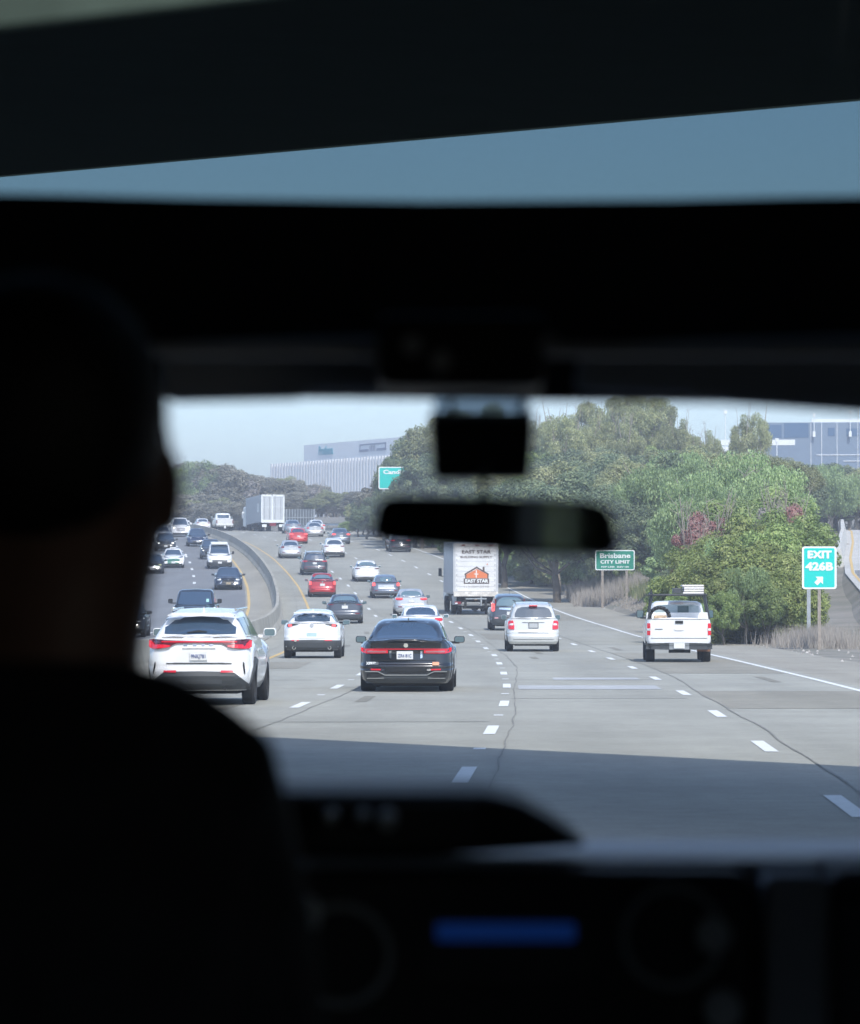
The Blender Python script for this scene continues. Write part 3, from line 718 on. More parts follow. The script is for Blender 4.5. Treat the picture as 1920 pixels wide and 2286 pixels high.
c.rear('sticker', [(.53, .535, .60), (.66, .535, .60)], mat('sticker_orange', (.72, .36, .22), .5), off=.02)
c.mirrors(3.15, 1.02, .22, .14, BLACK, stick=.05); fin(c, 1.75)
c.rear('boot_seam', [(-.68, .66, .67), (-.62, .63, .64)], UNDER, off=.008); c.rear('boot_seam', [(-.60, .625, .635), (.60, .625, .635)], UNDER, off=.01)
for x in (-.12, .06): MB().box(x-.04, x+.04, .5, .8, .13, .17).obj('heat_shield', CHROME, c.root)
c.rear('lip_spoiler', [(-.78, 1.005, 1.02), (0, 1.015, 1.035), (.78, 1.005, 1.02)], BLACK, off=.06, depth=.12)

# --- white compact crossover, dark lower bumper --------------------------------
X0, D0 = on_road(696, 1470)
c = suv(0, 0, 'white small crossover with thick grey lower bumper, following the yellow line', WHITE, W=1.80, H=1.51, L=4.4, pos=(X0, D0, heading(D0)+R(.5)), belt=1.09, zr=(1.14, 1.385), rake=.50, roof_w=.60)
c.rear('lower_cladding', [(-.875, .27, .56), (-.5, .26, .57), (0, .26, .58), (.5, .26, .57), (.875, .27, .56)], CLAD, off=.018)
c.rear('tail_lamp', [(.42, 1.055, 1.065), (.55, 1.03, 1.07), (.66, .99, 1.07), (.74, .97, 1.065), (.78, 1.0, 1.06)], BLACKPL, off=.016, both=True)
c.rear('lamp_ring', [(.62, 1.0, 1.045), (.67, .985, 1.06), (.74, .99, 1.055)], REDB, off=.026, both=True)
c.rear('reflector', [(.40, .545, .575), (.63, .545, .575)], REDL, off=.03, both=True)
c.rear('plate_recess', [(-.42, .62, .66), (-.26, .62, .80), (.26, .62, .80), (.42, .62, .66)], mat('recess_white', (.74, .74, .73), .5), off=.006)
c.plate(.72, None, m=mat('plate_teal', (.45, .60, .60), .5)); badge(c, 1.03, .06, mat('satin_silver_badge', (.6, .6, .62), .4, metal=.6))
pipes(c, (-.55, .55), .33, .055); c.mirrors(2.85, 1.10, .23, .15, mat('grey_mirror', (.25, .28, .30), .4), stick=.04); fin(c, .95, WHITE)
MB().tube((-.5, -.03, .55), (-.5, .05, .55), .04, .04, 12).obj('tow_cover', CHROME, c.root)
c.strip('spoiler', [(-.58, 1.40, 1.43), (0, 1.43, 1.465), (.58, 1.40, 1.43)], lambda x, z: (x, .48, z), WHITE, depth=.25)

# --- other cars ahead -----------------------------------------------------------
def rear_std(c, lampz, lampx, m=REDL, platez=.75, bumper=None, refl=True, plm=PLATE, chrome=False):
    z0, z1 = lampz; x0, x1 = lampx
    c.rear('tail_lamp', [(x0, z0+.03, z1), (x0+.12, z0, z1), (x1-.05, z0, z1), (x1, z0+.03, z1-.03)], m, off=.018, both=True)
    if platez: c.plate(platez, None, m=plm)
    if bumper: c.rear('lower_bumper', [(-c.W*.46, c.zlo+.02, bumper-.05), (0, c.zlo+.02, bumper), (c.W*.46, c.zlo+.02, bumper-.05)], CLAD, off=.014)
    if refl: c.rear('reflector', [(c.W*.28, .50, .54), (c.W*.40, .50, .54)], REDD, off=.02, both=True)
    if chrome: c.rear('chrome_trim', [(-.4, .86, .88), (.4, .86, .88)], CHROME, off=.022)
c = sedan(770, 1392.5, 'dark grey electric saloon behind the white crossover, near the yellow line', DGREY, W=1.85, H=1.44, L=4.7, fast=True, deck=1.04, glass=CLEARG)
rear_std(c, (.93, .98), (.55, .88), REDD, .83, .40); c.rear('spoiler_lip', [(-.75, 1.03, 1.05), (0, 1.05, 1.075), (.75, 1.03, 1.05)], BLACK, off=.04, depth=.1); c.mirrors(3.2, 1.0, .21, .14, BLACK); badge(c, .96, .05)
c = sedan(720, 1333.5, 'red hatchback saloon with black lower bumper between the dark cars near the yellow line', RED, W=1.76, H=1.48, L=4.5, fast=True, deck=1.08, glass=CLEARG)
rear_std(c, (.78, 1.0), (.70, .84), REDB, .80, .36); c.rear('glass_band', [(-.72, 1.02, 1.06), (.72, 1.02, 1.06)], BLACK, off=.02); c.mirrors(3.0, 1.0, .2, .14); badge(c, .98, .05)
c = suv(703, 1284.5, 'dark blue grey large SUV with roof rails between the silver saloon and red car', mat('paint_dark_slate', (.05, .06, .075), .25, metal=.3, coat=.9), W=1.97, H=1.74, L=5.0, zr=(1.18, 1.58))
rear_std(c, (1.0, 1.09), (.55, .92), REDL, .90, .45); c.rear('light_bar', [(-.8, 1.03, 1.05), (.8, 1.03, 1.05)], REDD, off=.02); c.rear('reflector', [(-.8, .62, .65), (.8, .62, .65)], REDD, off=.018); c.mirrors(3.2, 1.2, .22, .17)
for sx in (-1, 1): MB().tube((sx*.62, .6, 1.74), (sx*.62, 3, 1.76), .03).obj('roof_rail', CHROME, c.root)
MB().box(-.6, .6, .7, .95, 1.70, 1.745).obj('rear_spoiler', SILVER, c.root)
c = sedan(650, 1247, 'silver saloon with triangular red lamps beside the yellow edge line, far bend', SILVER, W=1.83, H=1.46, L=4.75, deck=1.04)
rear_std(c, (.88, 1.02), (.58, .86), REDD, .78, None); c.mirrors(3.1, 1.0, .2, .14)
c.rear('lower_bumper', [(-.8, .26, .34), (.8, .26, .34)], CLAD)
c = suv(747, 1245, 'white SUV with dark rear diffuser right of the silver saloon, far bend', WHITE, W=1.83, H=1.60, L=4.5, zr=(1.13, 1.46), rake=.5)
rear_std(c, (.93, 1.01), (.50, .86), REDD, None, .48); c.rear('chrome_trim', [(-.7, .46, .50), (.7, .46, .50)], CHROME, off=.03); c.mirrors(3.0, 1.1, .2, .15)
c = sedan(820, 1299, 'white electric saloon with glass roof and thin dark lamps in the middle lane', WHITE, W=1.85, H=1.45, L=4.7, fast=True, deck=1.06, glass=CLEARG)
rear_std(c, (.91, .98), (.52, .86), mat('dark_lens', (.10, .02, .03), .2, coat=1), None, .36, refl=False); c.mirrors(3.1, 1.0, .2, .14)
c = suv(862, 1336.4, 'grey blue hatchback with big rear wing and bright plate in the middle lane', GREYBL, W=1.80, H=1.44, L=4.5, zr=(1.06, 1.32), belt=.99, rake=.75, glass=CLEARG)
rear_std(c, (.78, 1.0), (.68, .86), REDB, .72, .36); c.rear('tail_fin', [(-.84, .50, .66), (-.80, .48, .70)], REDD, off=.02, both=True); c.rear('wing', [(-.8, 1.0, 1.03), (.8, 1.0, 1.03)], BLACK, off=.05, depth=.12); c.mirrors(2.9, 1.0, .2, .14)
c.rear('silver_plate_panel', [(-.5, .62, .88), (.5, .62, .88)], SILVER, off=.008)
c = sedan(919, 1375.6, 'silver saloon with bright red L shaped lamps just ahead of the white car roof', SILVER, W=1.81, H=1.43, L=4.65, deck=1.04, glass=CLEARG)
rear_std(c, (.87, .99), (.48, .86), REDL, .82, None); c.rear('lamp_light', [(.50, .94, .97), (.84, .94, .98)], REDB, off=.03, both=True); c.mirrors(3.0, 1.0, .21, .14, BLACK)
c = sedan(0, 0, 'white saloon mostly hidden behind the shiny black saloon', WHITE, W=1.85, H=1.46, L=4.8, pos=(-.36, 143, heading(143)), deck=1.04)
rear_std(c, (.86, .98), (.55, .86), REDL, .8); c.mirrors(3.1, 1.02, .21, .15)
X0, D0 = on_road(1139, 1408)
c = suv(0, 0, 'dark SUV with tall upright red lamps tucked between box truck and silver SUV', DGREY, W=1.82, H=1.67, L=4.55, pos=(X0, D0, heading(D0)), zr=(1.14, 1.52), glass=CLEARG)
c.rear('tail_lamp', [(.70, .92, 1.22), (.78, .88, 1.26), (.84, .90, 1.25)], REDB, off=.025, both=True)
c.rear('upper_lamp', [(.64, 1.2, 1.48), (.70, 1.12, 1.44)], REDD, off=-.10, both=True, depth=.2)
c.rear('chrome_trim', [(-.5, .98, 1.06), (0, .94, 1.06), (.5, .98, 1.06)], CHROME, off=.02); c.plate(.80); c.rear('lower_bumper', [(-.84, .30, .62), (0, .30, .64), (.84, .30, .62)], CLAD, off=.02)
c.rear('reflector', [(.55, .56, .62), (.72, .56, .62)], mat('pale_red_reflector', (.7, .35, .36), .3), off=.03, both=True)
MB().tube((0, .9, 1.66), (.0, .75, 1.86), .008, .005, 6).obj('antenna', BLACKPL, c.root)
X0, D0 = on_road(1191, 1455)
c = suv(0, 0, 'older silver SUV with roof rails and square red lamps behind the box truck', mat('paint_champagne', (.66, .66, .63), .3, metal=.15, coat=.8), W=1.83, H=1.70, L=4.7, pos=(X0, D0, heading(D0)), belt=1.13, zr=(1.175, 1.535), rake=.28, roof_w=.70, rcn=.16, glass=mat('privacy_glass', (.10, .12, .14), .1, spec=.8))
c.rear('tail_lamp', [(.66, .77, .90), (.70, .77, 1.07), (.82, .77, 1.07), (.865, .79, 1.02)], REDL, off=.025, both=True)
c.rear('clear_lens', [(.69, .91, .98), (.85, .91, .96)], CLEARL, off=.034, both=True)
c.plate(.90, None, wd=.30, ht=.16, m=mat('plate_grey', (.45, .46, .46), .5), frame=True); c.rear('trim_line', [(-.38, 1.0, 1.012), (.38, 1.0, 1.012)], CLAD, off=.012)
c.rear('tailgate_seam', [(-.52, .65, .665), (.52, .65, .665)], CLAD, off=.01); c.rear('bumper_shadow_line', [(-.7, .42, .43), (.7, .42, .43)], CLAD, off=.006)
c.rear('high_brake_lamp', [(-.14, 1.565, 1.595), (.14, 1.565, 1.595)], REDL, off=-.20, depth=.3)
MB().box(-.55, .55, .25, .6, .22, .36).obj('muffler', UNDER, c.root); MB().box(-.62, .62, .12, .2, .31, .40).obj('lower_valance', CLAD, c.root)
for sx in (-1, 1): MB().tube((sx*.62, .55, 1.73), (sx*.62, 2.9, 1.75), .025).obj('roof_rail', CLAD, c.root)
MB().box(-.62, .62, .9, .95, 1.73, 1.75).obj('rack_crossbar', CLAD, c.root); c.mirrors(3.0, 1.16, .17, .17, mat('grey_mirror', (.25, .28, .30), .4), stick=.02)
c = suv(895, 1233, 'black SUV driving alone on the right lane just under the interior mirror', BLACK, W=1.95, H=1.72, L=4.9, zr=(1.15, 1.5))
rear_std(c, (1.0, 1.1), (.5, .9), REDL, .85, .4); c.mirrors(3.1, 1.15, .2, .15)
c = sedan(762, 1215, 'blue grey saloon with lit brake lamps at the far right of the bend', GREYBL, W=1.84, H=1.46, deck=1.04); rear_std(c, (.86, 1.0), (.52, .86), REDB, .8)
c.mirrors(3.1, 1.0, .2, .14)
c = sedan(667, 1214, 'bright red saloon behind the silver saloon, far up the bend', BRED, W=1.83, H=1.46, deck=1.04); rear_std(c, (.84, .98), (.52, .86), REDB, .72); c.mirrors(3.1, 1.0, .2, .14)
c = sedan(704, 1198.5, 'pale silver saloon right of the red saloon, far up the bend', SILVER, W=1.83, H=1.47, deck=1.04); rear_std(c, (.84, .98), (.62, .86), REDL, .78)
c = sedan(709, 1191.6, 'white saloon partly hidden by the pale silver saloon', WHITE, W=1.84, H=1.47, deck=1.04); rear_std(c, (.84, .98), (.55, .86), REDL, .78)
c = sedan(656, 1191.6, 'light blue grey saloon right beside the white semi trailer', mat('paint_light_blue', (.30, .34, .38), .3, metal=.3, coat=.9), W=1.84, H=1.46, deck=1.04); rear_std(c, (.9, .97), (.4, .86), REDD, .78)
# cars near the crest
c = sedan(0, 0, 'white saloon half hidden by the barrier crest left of the white pickup', WHITE, W=1.84, H=1.45, pos=(-27.2, 441, heading(441))); rear_std(c, (.86, .98), (.5, .86), REDD, .78)
c = suv(0, 0, 'small white SUV far beyond the barrier crest', WHITE, W=1.9, H=1.75, pos=(-31.6, 474, heading(474))); rear_std(c, (.96, 1.2), (.7, .9), REDB, .8)
c = sedan(0, 0, 'dark red saloon just showing beside the far white SUV', RED, W=1.84, H=1.5, pos=(-30.0, 482, heading(482)))

# --- pickups ----------------------------------------------------------------------
def pickup(pos, label, L=5.6, W=2.0, H=1.92, m=WHITE, cab_y=(2.05, 2.15, 3.3, 4.15), rail=1.36, tail=True, flip=False, **k):
    X, D, hd = pos
    hi = [(0, rail), (cab_y[0]-.1, rail), (cab_y[0], rail-.02), (cab_y[3]-.1, 1.22), (L-.5, 1.12), (L-.1, .98), (L, .92)]
    c = Car('pickup_truck', X, D, hd, flip, label, 'pickup truck', G_ON if flip else G_OUR, L=L, W=W, H=H, hi=hi, zlo=.50, r=.40, ro=1.25, wb=3.2, tw=.27, paintm=m,
            cab=dict(y0=cab_y[0], y1=cab_y[1], y2=cab_y[2], y3=cab_y[3], p=1, arc=.05, sk=0), roof_w=.74, belt_w=.88, rcn=.10, bow=.03,
            wt=[(0, .94), (.2, 1), (.8, 1), (1, .96)], rt=[(0, .06), (.1, .02), (1, .02)])
    return c
X0, D0 = on_road(1516, 1479)
c = pickup((X0, D0, heading(D0)+R(1.6)), 'white work pickup with black ladder rack and grey rear bumper, right lane')
c.windows([(-.72, 1.40, 1.46), (-.66, 1.39, 1.76), (-.5, 1.39, 1.80), (.5, 1.39, 1.80), (.66, 1.39, 1.76), (.72, 1.40, 1.46)], c.fgcols(), c.sgcols(), m=mat('pale_rear_glass', (.35, .42, .42), .1, spec=.8))
c.strip('sliding_pane', [(.02, 1.44, 1.75), (.36, 1.44, 1.75)], c.s_glass(False, .03), mat('dark_pane', (.05, .10, .10), .1)); c.strip('high_brake_lamp', [(-.2, 1.83, 1.865), (.2, 1.83, 1.865)], c.s_glass(False, .03), mat('pale_lens', (.75, .6, .55), .4))
c.rear('tail_lamp', [(.87, .86, 1.23), (.965, .86, 1.23)], REDL, off=.02, both=True); c.rear('clear_lens', [(.87, 1.0, 1.07), (.965, 1.0, 1.07)], CLEARL, off=.03, both=True)
c.rear('tailgate_gap', [(-.85, .76, .77), (.85, .76, .77)], CLAD, off=.006); c.rear('handle', [(-.12, 1.22, 1.31), (.12, 1.22, 1.31)], BLACKPL, off=.02)
c.rear('oval_badge', [(-.14, 1.03, 1.06), (-.08, 1.01, 1.08), (.08, 1.01, 1.08), (.14, 1.03, 1.06)], mat('badge_white', (.85, .85, .84), .4), off=.02)
c.rear('lettering', [(-.73, 1.04, 1.055), (-.5, 1.04, 1.055)], CLAD, off=.012)
c.rear('rear_bumper', [(-1.0, .42, .60), (-.3, .40, .62), (.3, .40, .62), (1.0, .42, .60)], CLAD, off=.10, depth=.2); c.rear('bumper_step', [(-.3, .41, .61), (.3, .41, .61)], mat('bumper_grey', (.28, .30, .31), .5), off=.11, depth=.05)
c.plate(.53, None, off=.15, wd=.33, ht=.17)
MB().box(-.3, .35, .3, .7, .30, .46).obj('muffler', UNDER, c.root); MB().box(.55, .95, .45, .5, .34, .40).obj('muffler', mat('rust', (.25, .13, .08), .9), c.root)
c.mirrors(4.05, 1.50, .22, .26, BLACKPL, stick=.08); c.root.scale = (.965, .93, .93)
rk = MB()
for sx in (-1, 1):
    rk.tube((sx*.93, .35, 1.36), (sx*.80, .45, 2.12), .03); rk.tube((sx*.93, 1.9, 1.36), (sx*.80, 1.85, 2.12), .03); rk.tube((sx*.80, .3, 2.14), (sx*.80, 4.0, 2.16), .03)
for y in (.45, 1.85, 3.7): rk.tube((-.86, y, 2.12), (.86, y, 2.12), .035)
rk.tube((-.83, .45, 2.12), (-.83, .45, 2.30), .03)
for a in (.2, .72):
    for z in (2.215, 2.29, 2.365): rk.box(a-.02, a+.02, .95, 2.5, z-.002, z+.022)
rk.obj('ladder_rack', mat('rack_black', (.03, .035, .04), .5), c.root)
bx = MB(); bx.box(-.95, .95, 1.7, 2.0, 1.30, 1.56); bx.obj('bed_box', WHITE, c.root, bevel=.02)
PK = c.root
for k, (x0, x1, z0, z1, m_) in enumerate(((.15, .78, 2.16, 2.215, 0), (.18, .78, 2.235, 2.29, 0), (.18, .79, 2.31, 2.365, 0), (.13, .78, 2.385, 2.44, 0))):
    bb = MB().box(x0, x1, .9, 2.6, z0, z1)
    o = bb.obj('board_bundle', mat('white_board', (.78, .74, .72), .6), None, bevel=.008)
    o.matrix_world = T(PK.location) @ PK.rotation_euler.to_matrix().to_4x4() @ Matrix.Diagonal((.965, .93, .93, 1))
    tag(o, ('lowest', 'second', 'third', 'topmost')[k]+' white board in the stack strapped on the pickup ladder rack', 'board', 'boards on the ladder rack')
o = MB().box(-.14, .12, 1.0, 2.4, 2.16, 2.34).obj('equipment_case', CLAD, None, bevel=.02); o.matrix_world = T(PK.location) @ PK.rotation_euler.to_matrix().to_4x4() @ Matrix.Diagonal((.965, .93, .93, 1)); tag(o, 'dark grey case on the ladder rack left of the white boards', 'case')
tb = MB(); 
for i in range(20):
    a = 2*math.pi*i/20; b = 2*math.pi*(i+1)/20; tb.tube((-.57+.30*math.cos(a), .9, 1.42+.30*math.sin(a)), (-.57+.30*math.cos(b), .9, 1.42+.30*math.sin(b)), .06, .06, 8)
o = tb.obj('spare_tyre', TYRE, None, smooth=True); o.matrix_world = T(PK.location) @ PK.rotation_euler.to_matrix().to_4x4() @ Matrix.Diagonal((.965, .93, .93, 1)); tag(o, 'black spare tyre standing upright in the bed of the white work pickup', 'tyre')
o = MB().box(-.75, -.35, .5, .85, 1.30, 1.48).obj('tool_bag', mat('tan_canvas', (.45, .32, .2), .8, noise=.5, nscale=8), None, bevel=.05); o.matrix_world = T(PK.location) @ PK.rotation_euler.to_matrix().to_4x4() @ Matrix.Diagonal((.965, .93, .93, 1)); tag(o, 'tan bag lying in front of the spare tyre in the pickup bed', 'bag')
X0, D0 = on_road(502, 1185.3)
c = pickup((X0, D0, heading(D0)), 'white lifted pickup with big tyres far up the bend, left of the semi trailer', W=2.03, H=2.0)
c.windows([(-.66, 1.44, 1.82), (.66, 1.44, 1.82)], None, None); c.rear('tail_lamp', [(.86, .86, 1.23), (.965, .86, 1.23)], REDD, off=.02, both=True)
c.rear('rear_bumper', [(-1.0, .50, .66), (1.0, .50, .66)], CHROME, off=.10, depth=.2); MB().box(-.1, .1, -.1, .2, .3, .6).obj('tow_hitch', SIGNW, c.root); c.mirrors(4.05, 1.5, .2, .26, WHITE)

# --- box truck -------------------------------------------------------------------
X0, D0 = on_road(1062, 1373)
bt = empty('box_truck', (X0, D0, rz(D0)), -(heading(D0)-R(2.2)), label='white box truck with orange house logo and lettering on its roll up door', cat='truck', group=G_OUR)
bt.rotation_euler.x = math.atan2(rz(D0+8)-rz(D0), 8)
BOXW = mat('truck_box_white', (.72, .71, .69), .5, noise=.08, nscale=1.3); BOXS = mat('truck_side_alu', (.40, .44, .48), .4, metal=.4, noise=.08)
MB().box(-1.24, 1.24, .06, 6.4, 1.12, 3.95).obj('cargo_box', BOXS, bt, bevel=.03)
for sx in (-1, 1): MB().box(sx*1.18-.06, sx*1.18+.06, 0, .06, 1.10, 3.93).obj('door_post', mat('post_grey', (.50, .51, .52), .5), bt)
for k in range(9):
    z0 = 1.30+k*.275; MB().box(-1.12, 1.12, .015+.004*(k % 2), .05, z0, z0+.262).obj('door_panel', BOXW, bt)
MB().box(-1.12, 1.12, 0, .055, 3.78, 3.93).obj('door_header', BOXW, bt)
MB().box(-1.22, 1.22, -.10, .06, 1.02, 1.28).obj('tail_lift_plate', mat('worn_cream', (.68, .64, .58), .7, noise=.2, nscale=4), bt, bevel=.01)
for k in range(8):
    for sx in (-1, 1): MB().box(sx*1.05-.03, sx*1.05+.03, .004, .02, 1.34+k*.275, 1.40+k*.275).obj('hinge', STEEL, bt)
for k in range(3): MB().box(-.75+k*.75-.05, -.65+k*.75+.05, -.012, .0, 3.80, 3.86).obj('marker_lamp', REDD, bt)
MB().box(-.95, .95, .3, 7.5, .70, .98).obj('chassis', UNDER, bt)
MB().box(-.55, .60, -.06, .05, .86, .93).obj('lift_frame', STEEL, bt)
MB().box(-.62, -.5, -.02, .2, .40, .95).obj('lift_arm', UNDER, bt); MB().box(.5, .62, -.02, .2, .40, .95).obj('lift_arm', UNDER, bt); MB().box(.26, .34, -.05, .05, .50, 1.08).obj('lift_ram', STEEL, bt)
MB().box(-1.0, 1.0, .1, .2, .52, .62).obj('rear_step', mat('step_grey', (.2, .21, .21), .6), bt); MB().tube((-.7, .4, .42), (.7, .4, .42), .09).obj('axle', UNDER, bt)
MB().tube((-.0, .4, .40), (0, .75, .40), .2).obj('differential', UNDER, bt)
MB().box(-.06, .08, -.02, .02, .82, .86).obj('marker_lamp', mat('amber_lens', (.8, .4, .08), .4), bt)
for sx in (-1, 1):
    MB().box(sx*.98-.17, sx*.98+.17, .0, .1, .60, .74).obj('tail_lamp', REDD, bt); MB().box(sx*.98-.15, sx*.98-.02, -.01, .0, .61, .68).obj('clear_lens', CLEARL, bt)
    MB().box(sx*1.1-.09, sx*1.1+.09, .5, 1.6, .55, 1.05).obj('mud_flap', BOXS, bt)
    for dx in (0, .30): add_wheel(bt, sx*(1.08-dx), 1.5, .46, .24)
    add_wheel(bt, sx*1.02, 6.6, .46, .26)
    MB().box(sx*1.42-.09, sx*1.42+.09, 6.6, 6.7, 2.0, 2.45).obj('door_mirror', BLACKPL, bt); MB().box(min(sx*1.05, sx*1.38), max(sx*1.05, sx*1.38), 6.63, 6.67, 1.98, 2.02).obj('mirror_arm', BLACKPL, bt)
MB().prism([(-1.1, .6), (1.1, .6), (1.1, 2.3), (.95, 2.75), (-.95, 2.75), (-1.1, 2.3)], 6.45, 8.3).obj('cab', SIGNW, bt, bevel=.08)
LET = mat('dark_brown_ink', (.09, .06, .05), .6); ORG = mat('logo_orange', (.72, .20, .07), .6); PINK = mat('faded_ink', (.50, .48, .47), .6)
text('EAST STAR', .27, T((.02, .008, 3.46)), LET, bt, width=1.6, bold=.004)
tt = text('BUILDING SUPPLY', .16, T((.02, .008, 3.17)), LET, bt, width=1.75, bold=.003)
def flat(pts, m, y=.010, name='logo', par=bt): return MB().prism(pts, y-.006, y).obj(name, m, par)
flat([(-.52, 2.02), (.66, 2.02), (.66, 2.22), (.06, 2.52), (-.52, 2.22)], ORG)
flat([(-.62, 2.26), (-.62, 2.19), (.05, 2.57), (.72, 2.19), (.72, 2.26), (.05, 2.66)], LET, .004)
flat([(-.58, 1.98), (-.52, 1.98), (-.52, 2.24), (-.58, 2.24)], LET, .006); flat([(.64, 1.98), (.70, 1.98), (.70, 2.24), (.64, 2.24)], LET, .006)
flat([(.38, 2.40), (.48, 2.36), (.48, 2.64), (.38, 2.64)], LET, .006); flat([(.58, 2.76), (.68, 2.76), (.63, 2.84)], ORG)
for p in ([(-.0, 2.05), (.05, 2.05), (.05, 2.46), (.0, 2.46)], [(-.09, 2.22), (.14, 2.22), (.14, 2.27), (-.09, 2.27)]): flat(p, SIGNW, .003)
flat([(-.66, 1.72), (.74, 1.72), (.74, 2.0), (-.66, 2.0)], LET, .008)
text('EAST STAR', .25, T((.04, -.002, 1.86)), SIGNW, bt, width=1.28, bold=.012)
text('415-467-2398', .17, T((.02, .008, 1.55)), PINK, bt, width=1.42)

# --- semi trailer -----------------------------------------------------------------
X0, D0 = on_road(609, 1186.5)
st = empty('semi_truck', (X0, D0, rz(D0)), -(heading(D0)-R(1.5)), label='semi truck with tall white box trailer and double rear doors, far up the bend', cat='truck', group=G_OUR)
ALU = mat('trailer_side', (.42, .45, .48), .45, metal=.3)
MB().box(-1.3, 1.3, .05, 14.5, 1.05, 4.1).obj('trailer_box', ALU, st)
fr = MB()
for a in (-1.24, -.07, 1.24): fr.box(a-.07, a+.07, -.03, .06, 1.05, 4.12)
fr.box(-1.3, 1.3, -.03, .06, 3.9, 4.12); fr.box(-1.3, 1.3, -.05, .06, .98, 1.3); fr.obj('door_frame', SIGNW, st)
for x0, x1 in ((-1.17, -.14), (.0, 1.17)): MB().box(x0, x1, .0, .05, 1.3, 3.9).obj('rear_door', mat('door_grey', (.52, .54, .55), .5), st)
for a in (-.95, -.35, .25, .9): MB().tube((a, -.03, 1.3), (a, -.03, 3.9), .025, n=6).obj('lock_rod', STEEL, st)
MB().box(-1.17, 1.17, -.02, .0, 2.72, 2.76).obj('reflective_strip', SIGNW, st)
MB().box(-1.315, -1.30, 2.2, 3.6, 2.2, 3.2).obj('side_placard', SIGNW, st)
for k in range(14): MB().box(-1.33, -1.30, .8+k, .84+k, 1.1, 4.0).obj('side_rib', ALU, st)
MB().box(-.9, .9, .2, 12, .75, 1.0).obj('chassis', UNDER, st); MB().box(-.35, .35, -.05, .05, .62, .95).obj('tail_lamp', REDD, st)
MB().box(-1.2, -.7, -.05, .1, .5, .8).obj('mud_flap', SIGNW, st); MB().box(.7, 1.2, -.05, .1, .5, .8).obj('mud_flap', SIGNW, st)
for sx in (-1, 1):
    for y in (1.2, 2.5, 12.0, 13.4): add_wheel(st, sx*1.12, y, .5, .3, False)
MB().prism(rrect(-1.2, 1.2, .8, 3.2, .2), 15.3, 17.8).obj('tractor_cab', SIGNW, st); MB().box(-1.55, -1.3, 15.9, 16.1, 1.8, 2.6).obj('door_mirror', SIGNW, st)
for sx in (-1, 1): add_wheel(st, sx*1.1, 17.6, .5, .3, False)

# --- oncoming vehicles -------------------------------------------------------------
def face(c, hz=(.66, .78), hx=(.50, .86), lm=HEADL, grille=(.40, .45, .68), gm=BLACKPL, low=.34, platez=.42, pl=PLATE, lamp_tilt=.04):
    x0, x1 = hx; z0, z1 = hz
    c.front('headlamp', [(x0, z0, z1-.03), ((x0+x1)/2, z0, z1), (x1-.04, z0+lamp_tilt, z1+lamp_tilt), (x1, z0+lamp_tilt+.02, z1+lamp_tilt)], lm, off=.03, both=True)
    gx, g0, g1 = grille; c.front('grille', [(-gx, g0, g1), (0, g0-.03, g1), (gx, g0, g1)], gm, off=.02)
    if low: c.front('lower_intake', [(-c.W*.40, c.zlo+.02, low), (c.W*.40, c.zlo+.02, low)], UNDER, off=.016)
    if platez: c.plate(platez, None, front=True, m=pl, off=.05)
    badge(c, g1-.03, .05, CHROME, True)
c = suv(404, 1198.5, 'white SUV with chrome mesh grille at the crest of the oncoming lanes', WHITE, W=2.03, H=1.92, L=5.3, flip=True, belt=1.22); face(c, (.90, 1.02), (.6, .95), HEADLIT, (.45, .62, .92), mat('mesh_grille', (.35, .34, .35), .4), .40, .74); c.mirrors(3.9, 1.35, .2, .18, glass=False)
c = suv(370, 1231, 'black car with lit headlamps behind the white and green taxi', BLACK, W=1.85, H=1.55, L=4.7, flip=True, belt=1.02, zr=(1.1, 1.45)); face(c, (.70, .84), (.55, .86), HEADLIT, platez=.48); c.mirrors(3.5, 1.05, .2, .14, glass=False)
TAXG = paint('taxi_green', (.02, .16, .10))
c = sedan(387, 1268.5, 'white taxi with green bonnet front in the oncoming middle lane', WHITE, W=1.76, H=1.48, L=4.55, flip=True); face(c, (.62, .74), (.55, .84), CLEARL, (.45, .36, .62), TAXG, .36, .46); c.front('bonnet_edge', [(-.5, .60, .70), (0, .64, .73), (.5, .60, .70)], TAXG, off=.02, depth=.2); c.mirrors(3.4, 1.0, .2, .14, glass=False)
MB().box(-.25, .25, 2.0, 2.25, 1.47, 1.56).obj('roof_light', WHITE, c.root)
c = sedan(339.5, 1281.5, 'dark grey saloon with yellowish headlamps at the left edge beside the driver', mat('paint_charcoal', (.04, .045, .05), .3, metal=.3, coat=.8), W=1.85, H=1.43, L=4.8, flip=True); face(c, (.66, .74), (.48, .88), mat('yellow_headlamp', (.7, .72, .35), .15, coat=1, emit=(1, 1, .5), estr=.4), (.5, .50, .62), CHROME, .32, .40); c.mirrors(3.4, 1.0, .2, .13, glass=False)
c = suv(442, 1220.6, 'navy sports crossover on the inner oncoming lane behind the small dark SUV', NAVY, W=1.92, H=1.62, L=4.8, flip=True, belt=1.0, zr=(1.1, 1.45), roof_w=.58); face(c, (.72, .88), (.60, .86), CLEARL, (.5, .42, .55), BLACKPL, .36, .50); c.mirrors(3.5, 1.08, .2, .14, BLACKPL, glass=False)
c = suv(471.7, 1249.4, 'dark small SUV with round headlamp hidden behind the white van', mat('paint_dark_slate', (.05, .06, .075), .25, metal=.3, coat=.9), W=1.78, H=1.62, L=4.3, flip=True, belt=1.05); face(c, (.74, .90), (.60, .80), HEADLIT, (.4, .5, .72)); c.mirrors(3.2, 1.1, .18, .14, glass=False)
c = suv(491, 1270.8, 'white delivery van with roof box and grey bumper in the inner oncoming lane', WHITE, W=1.93, H=1.90, L=5.1, flip=True, belt=1.20, roof_w=.76, zr=(1.3, 1.7), name='van'); c.root['category'] = 'van'
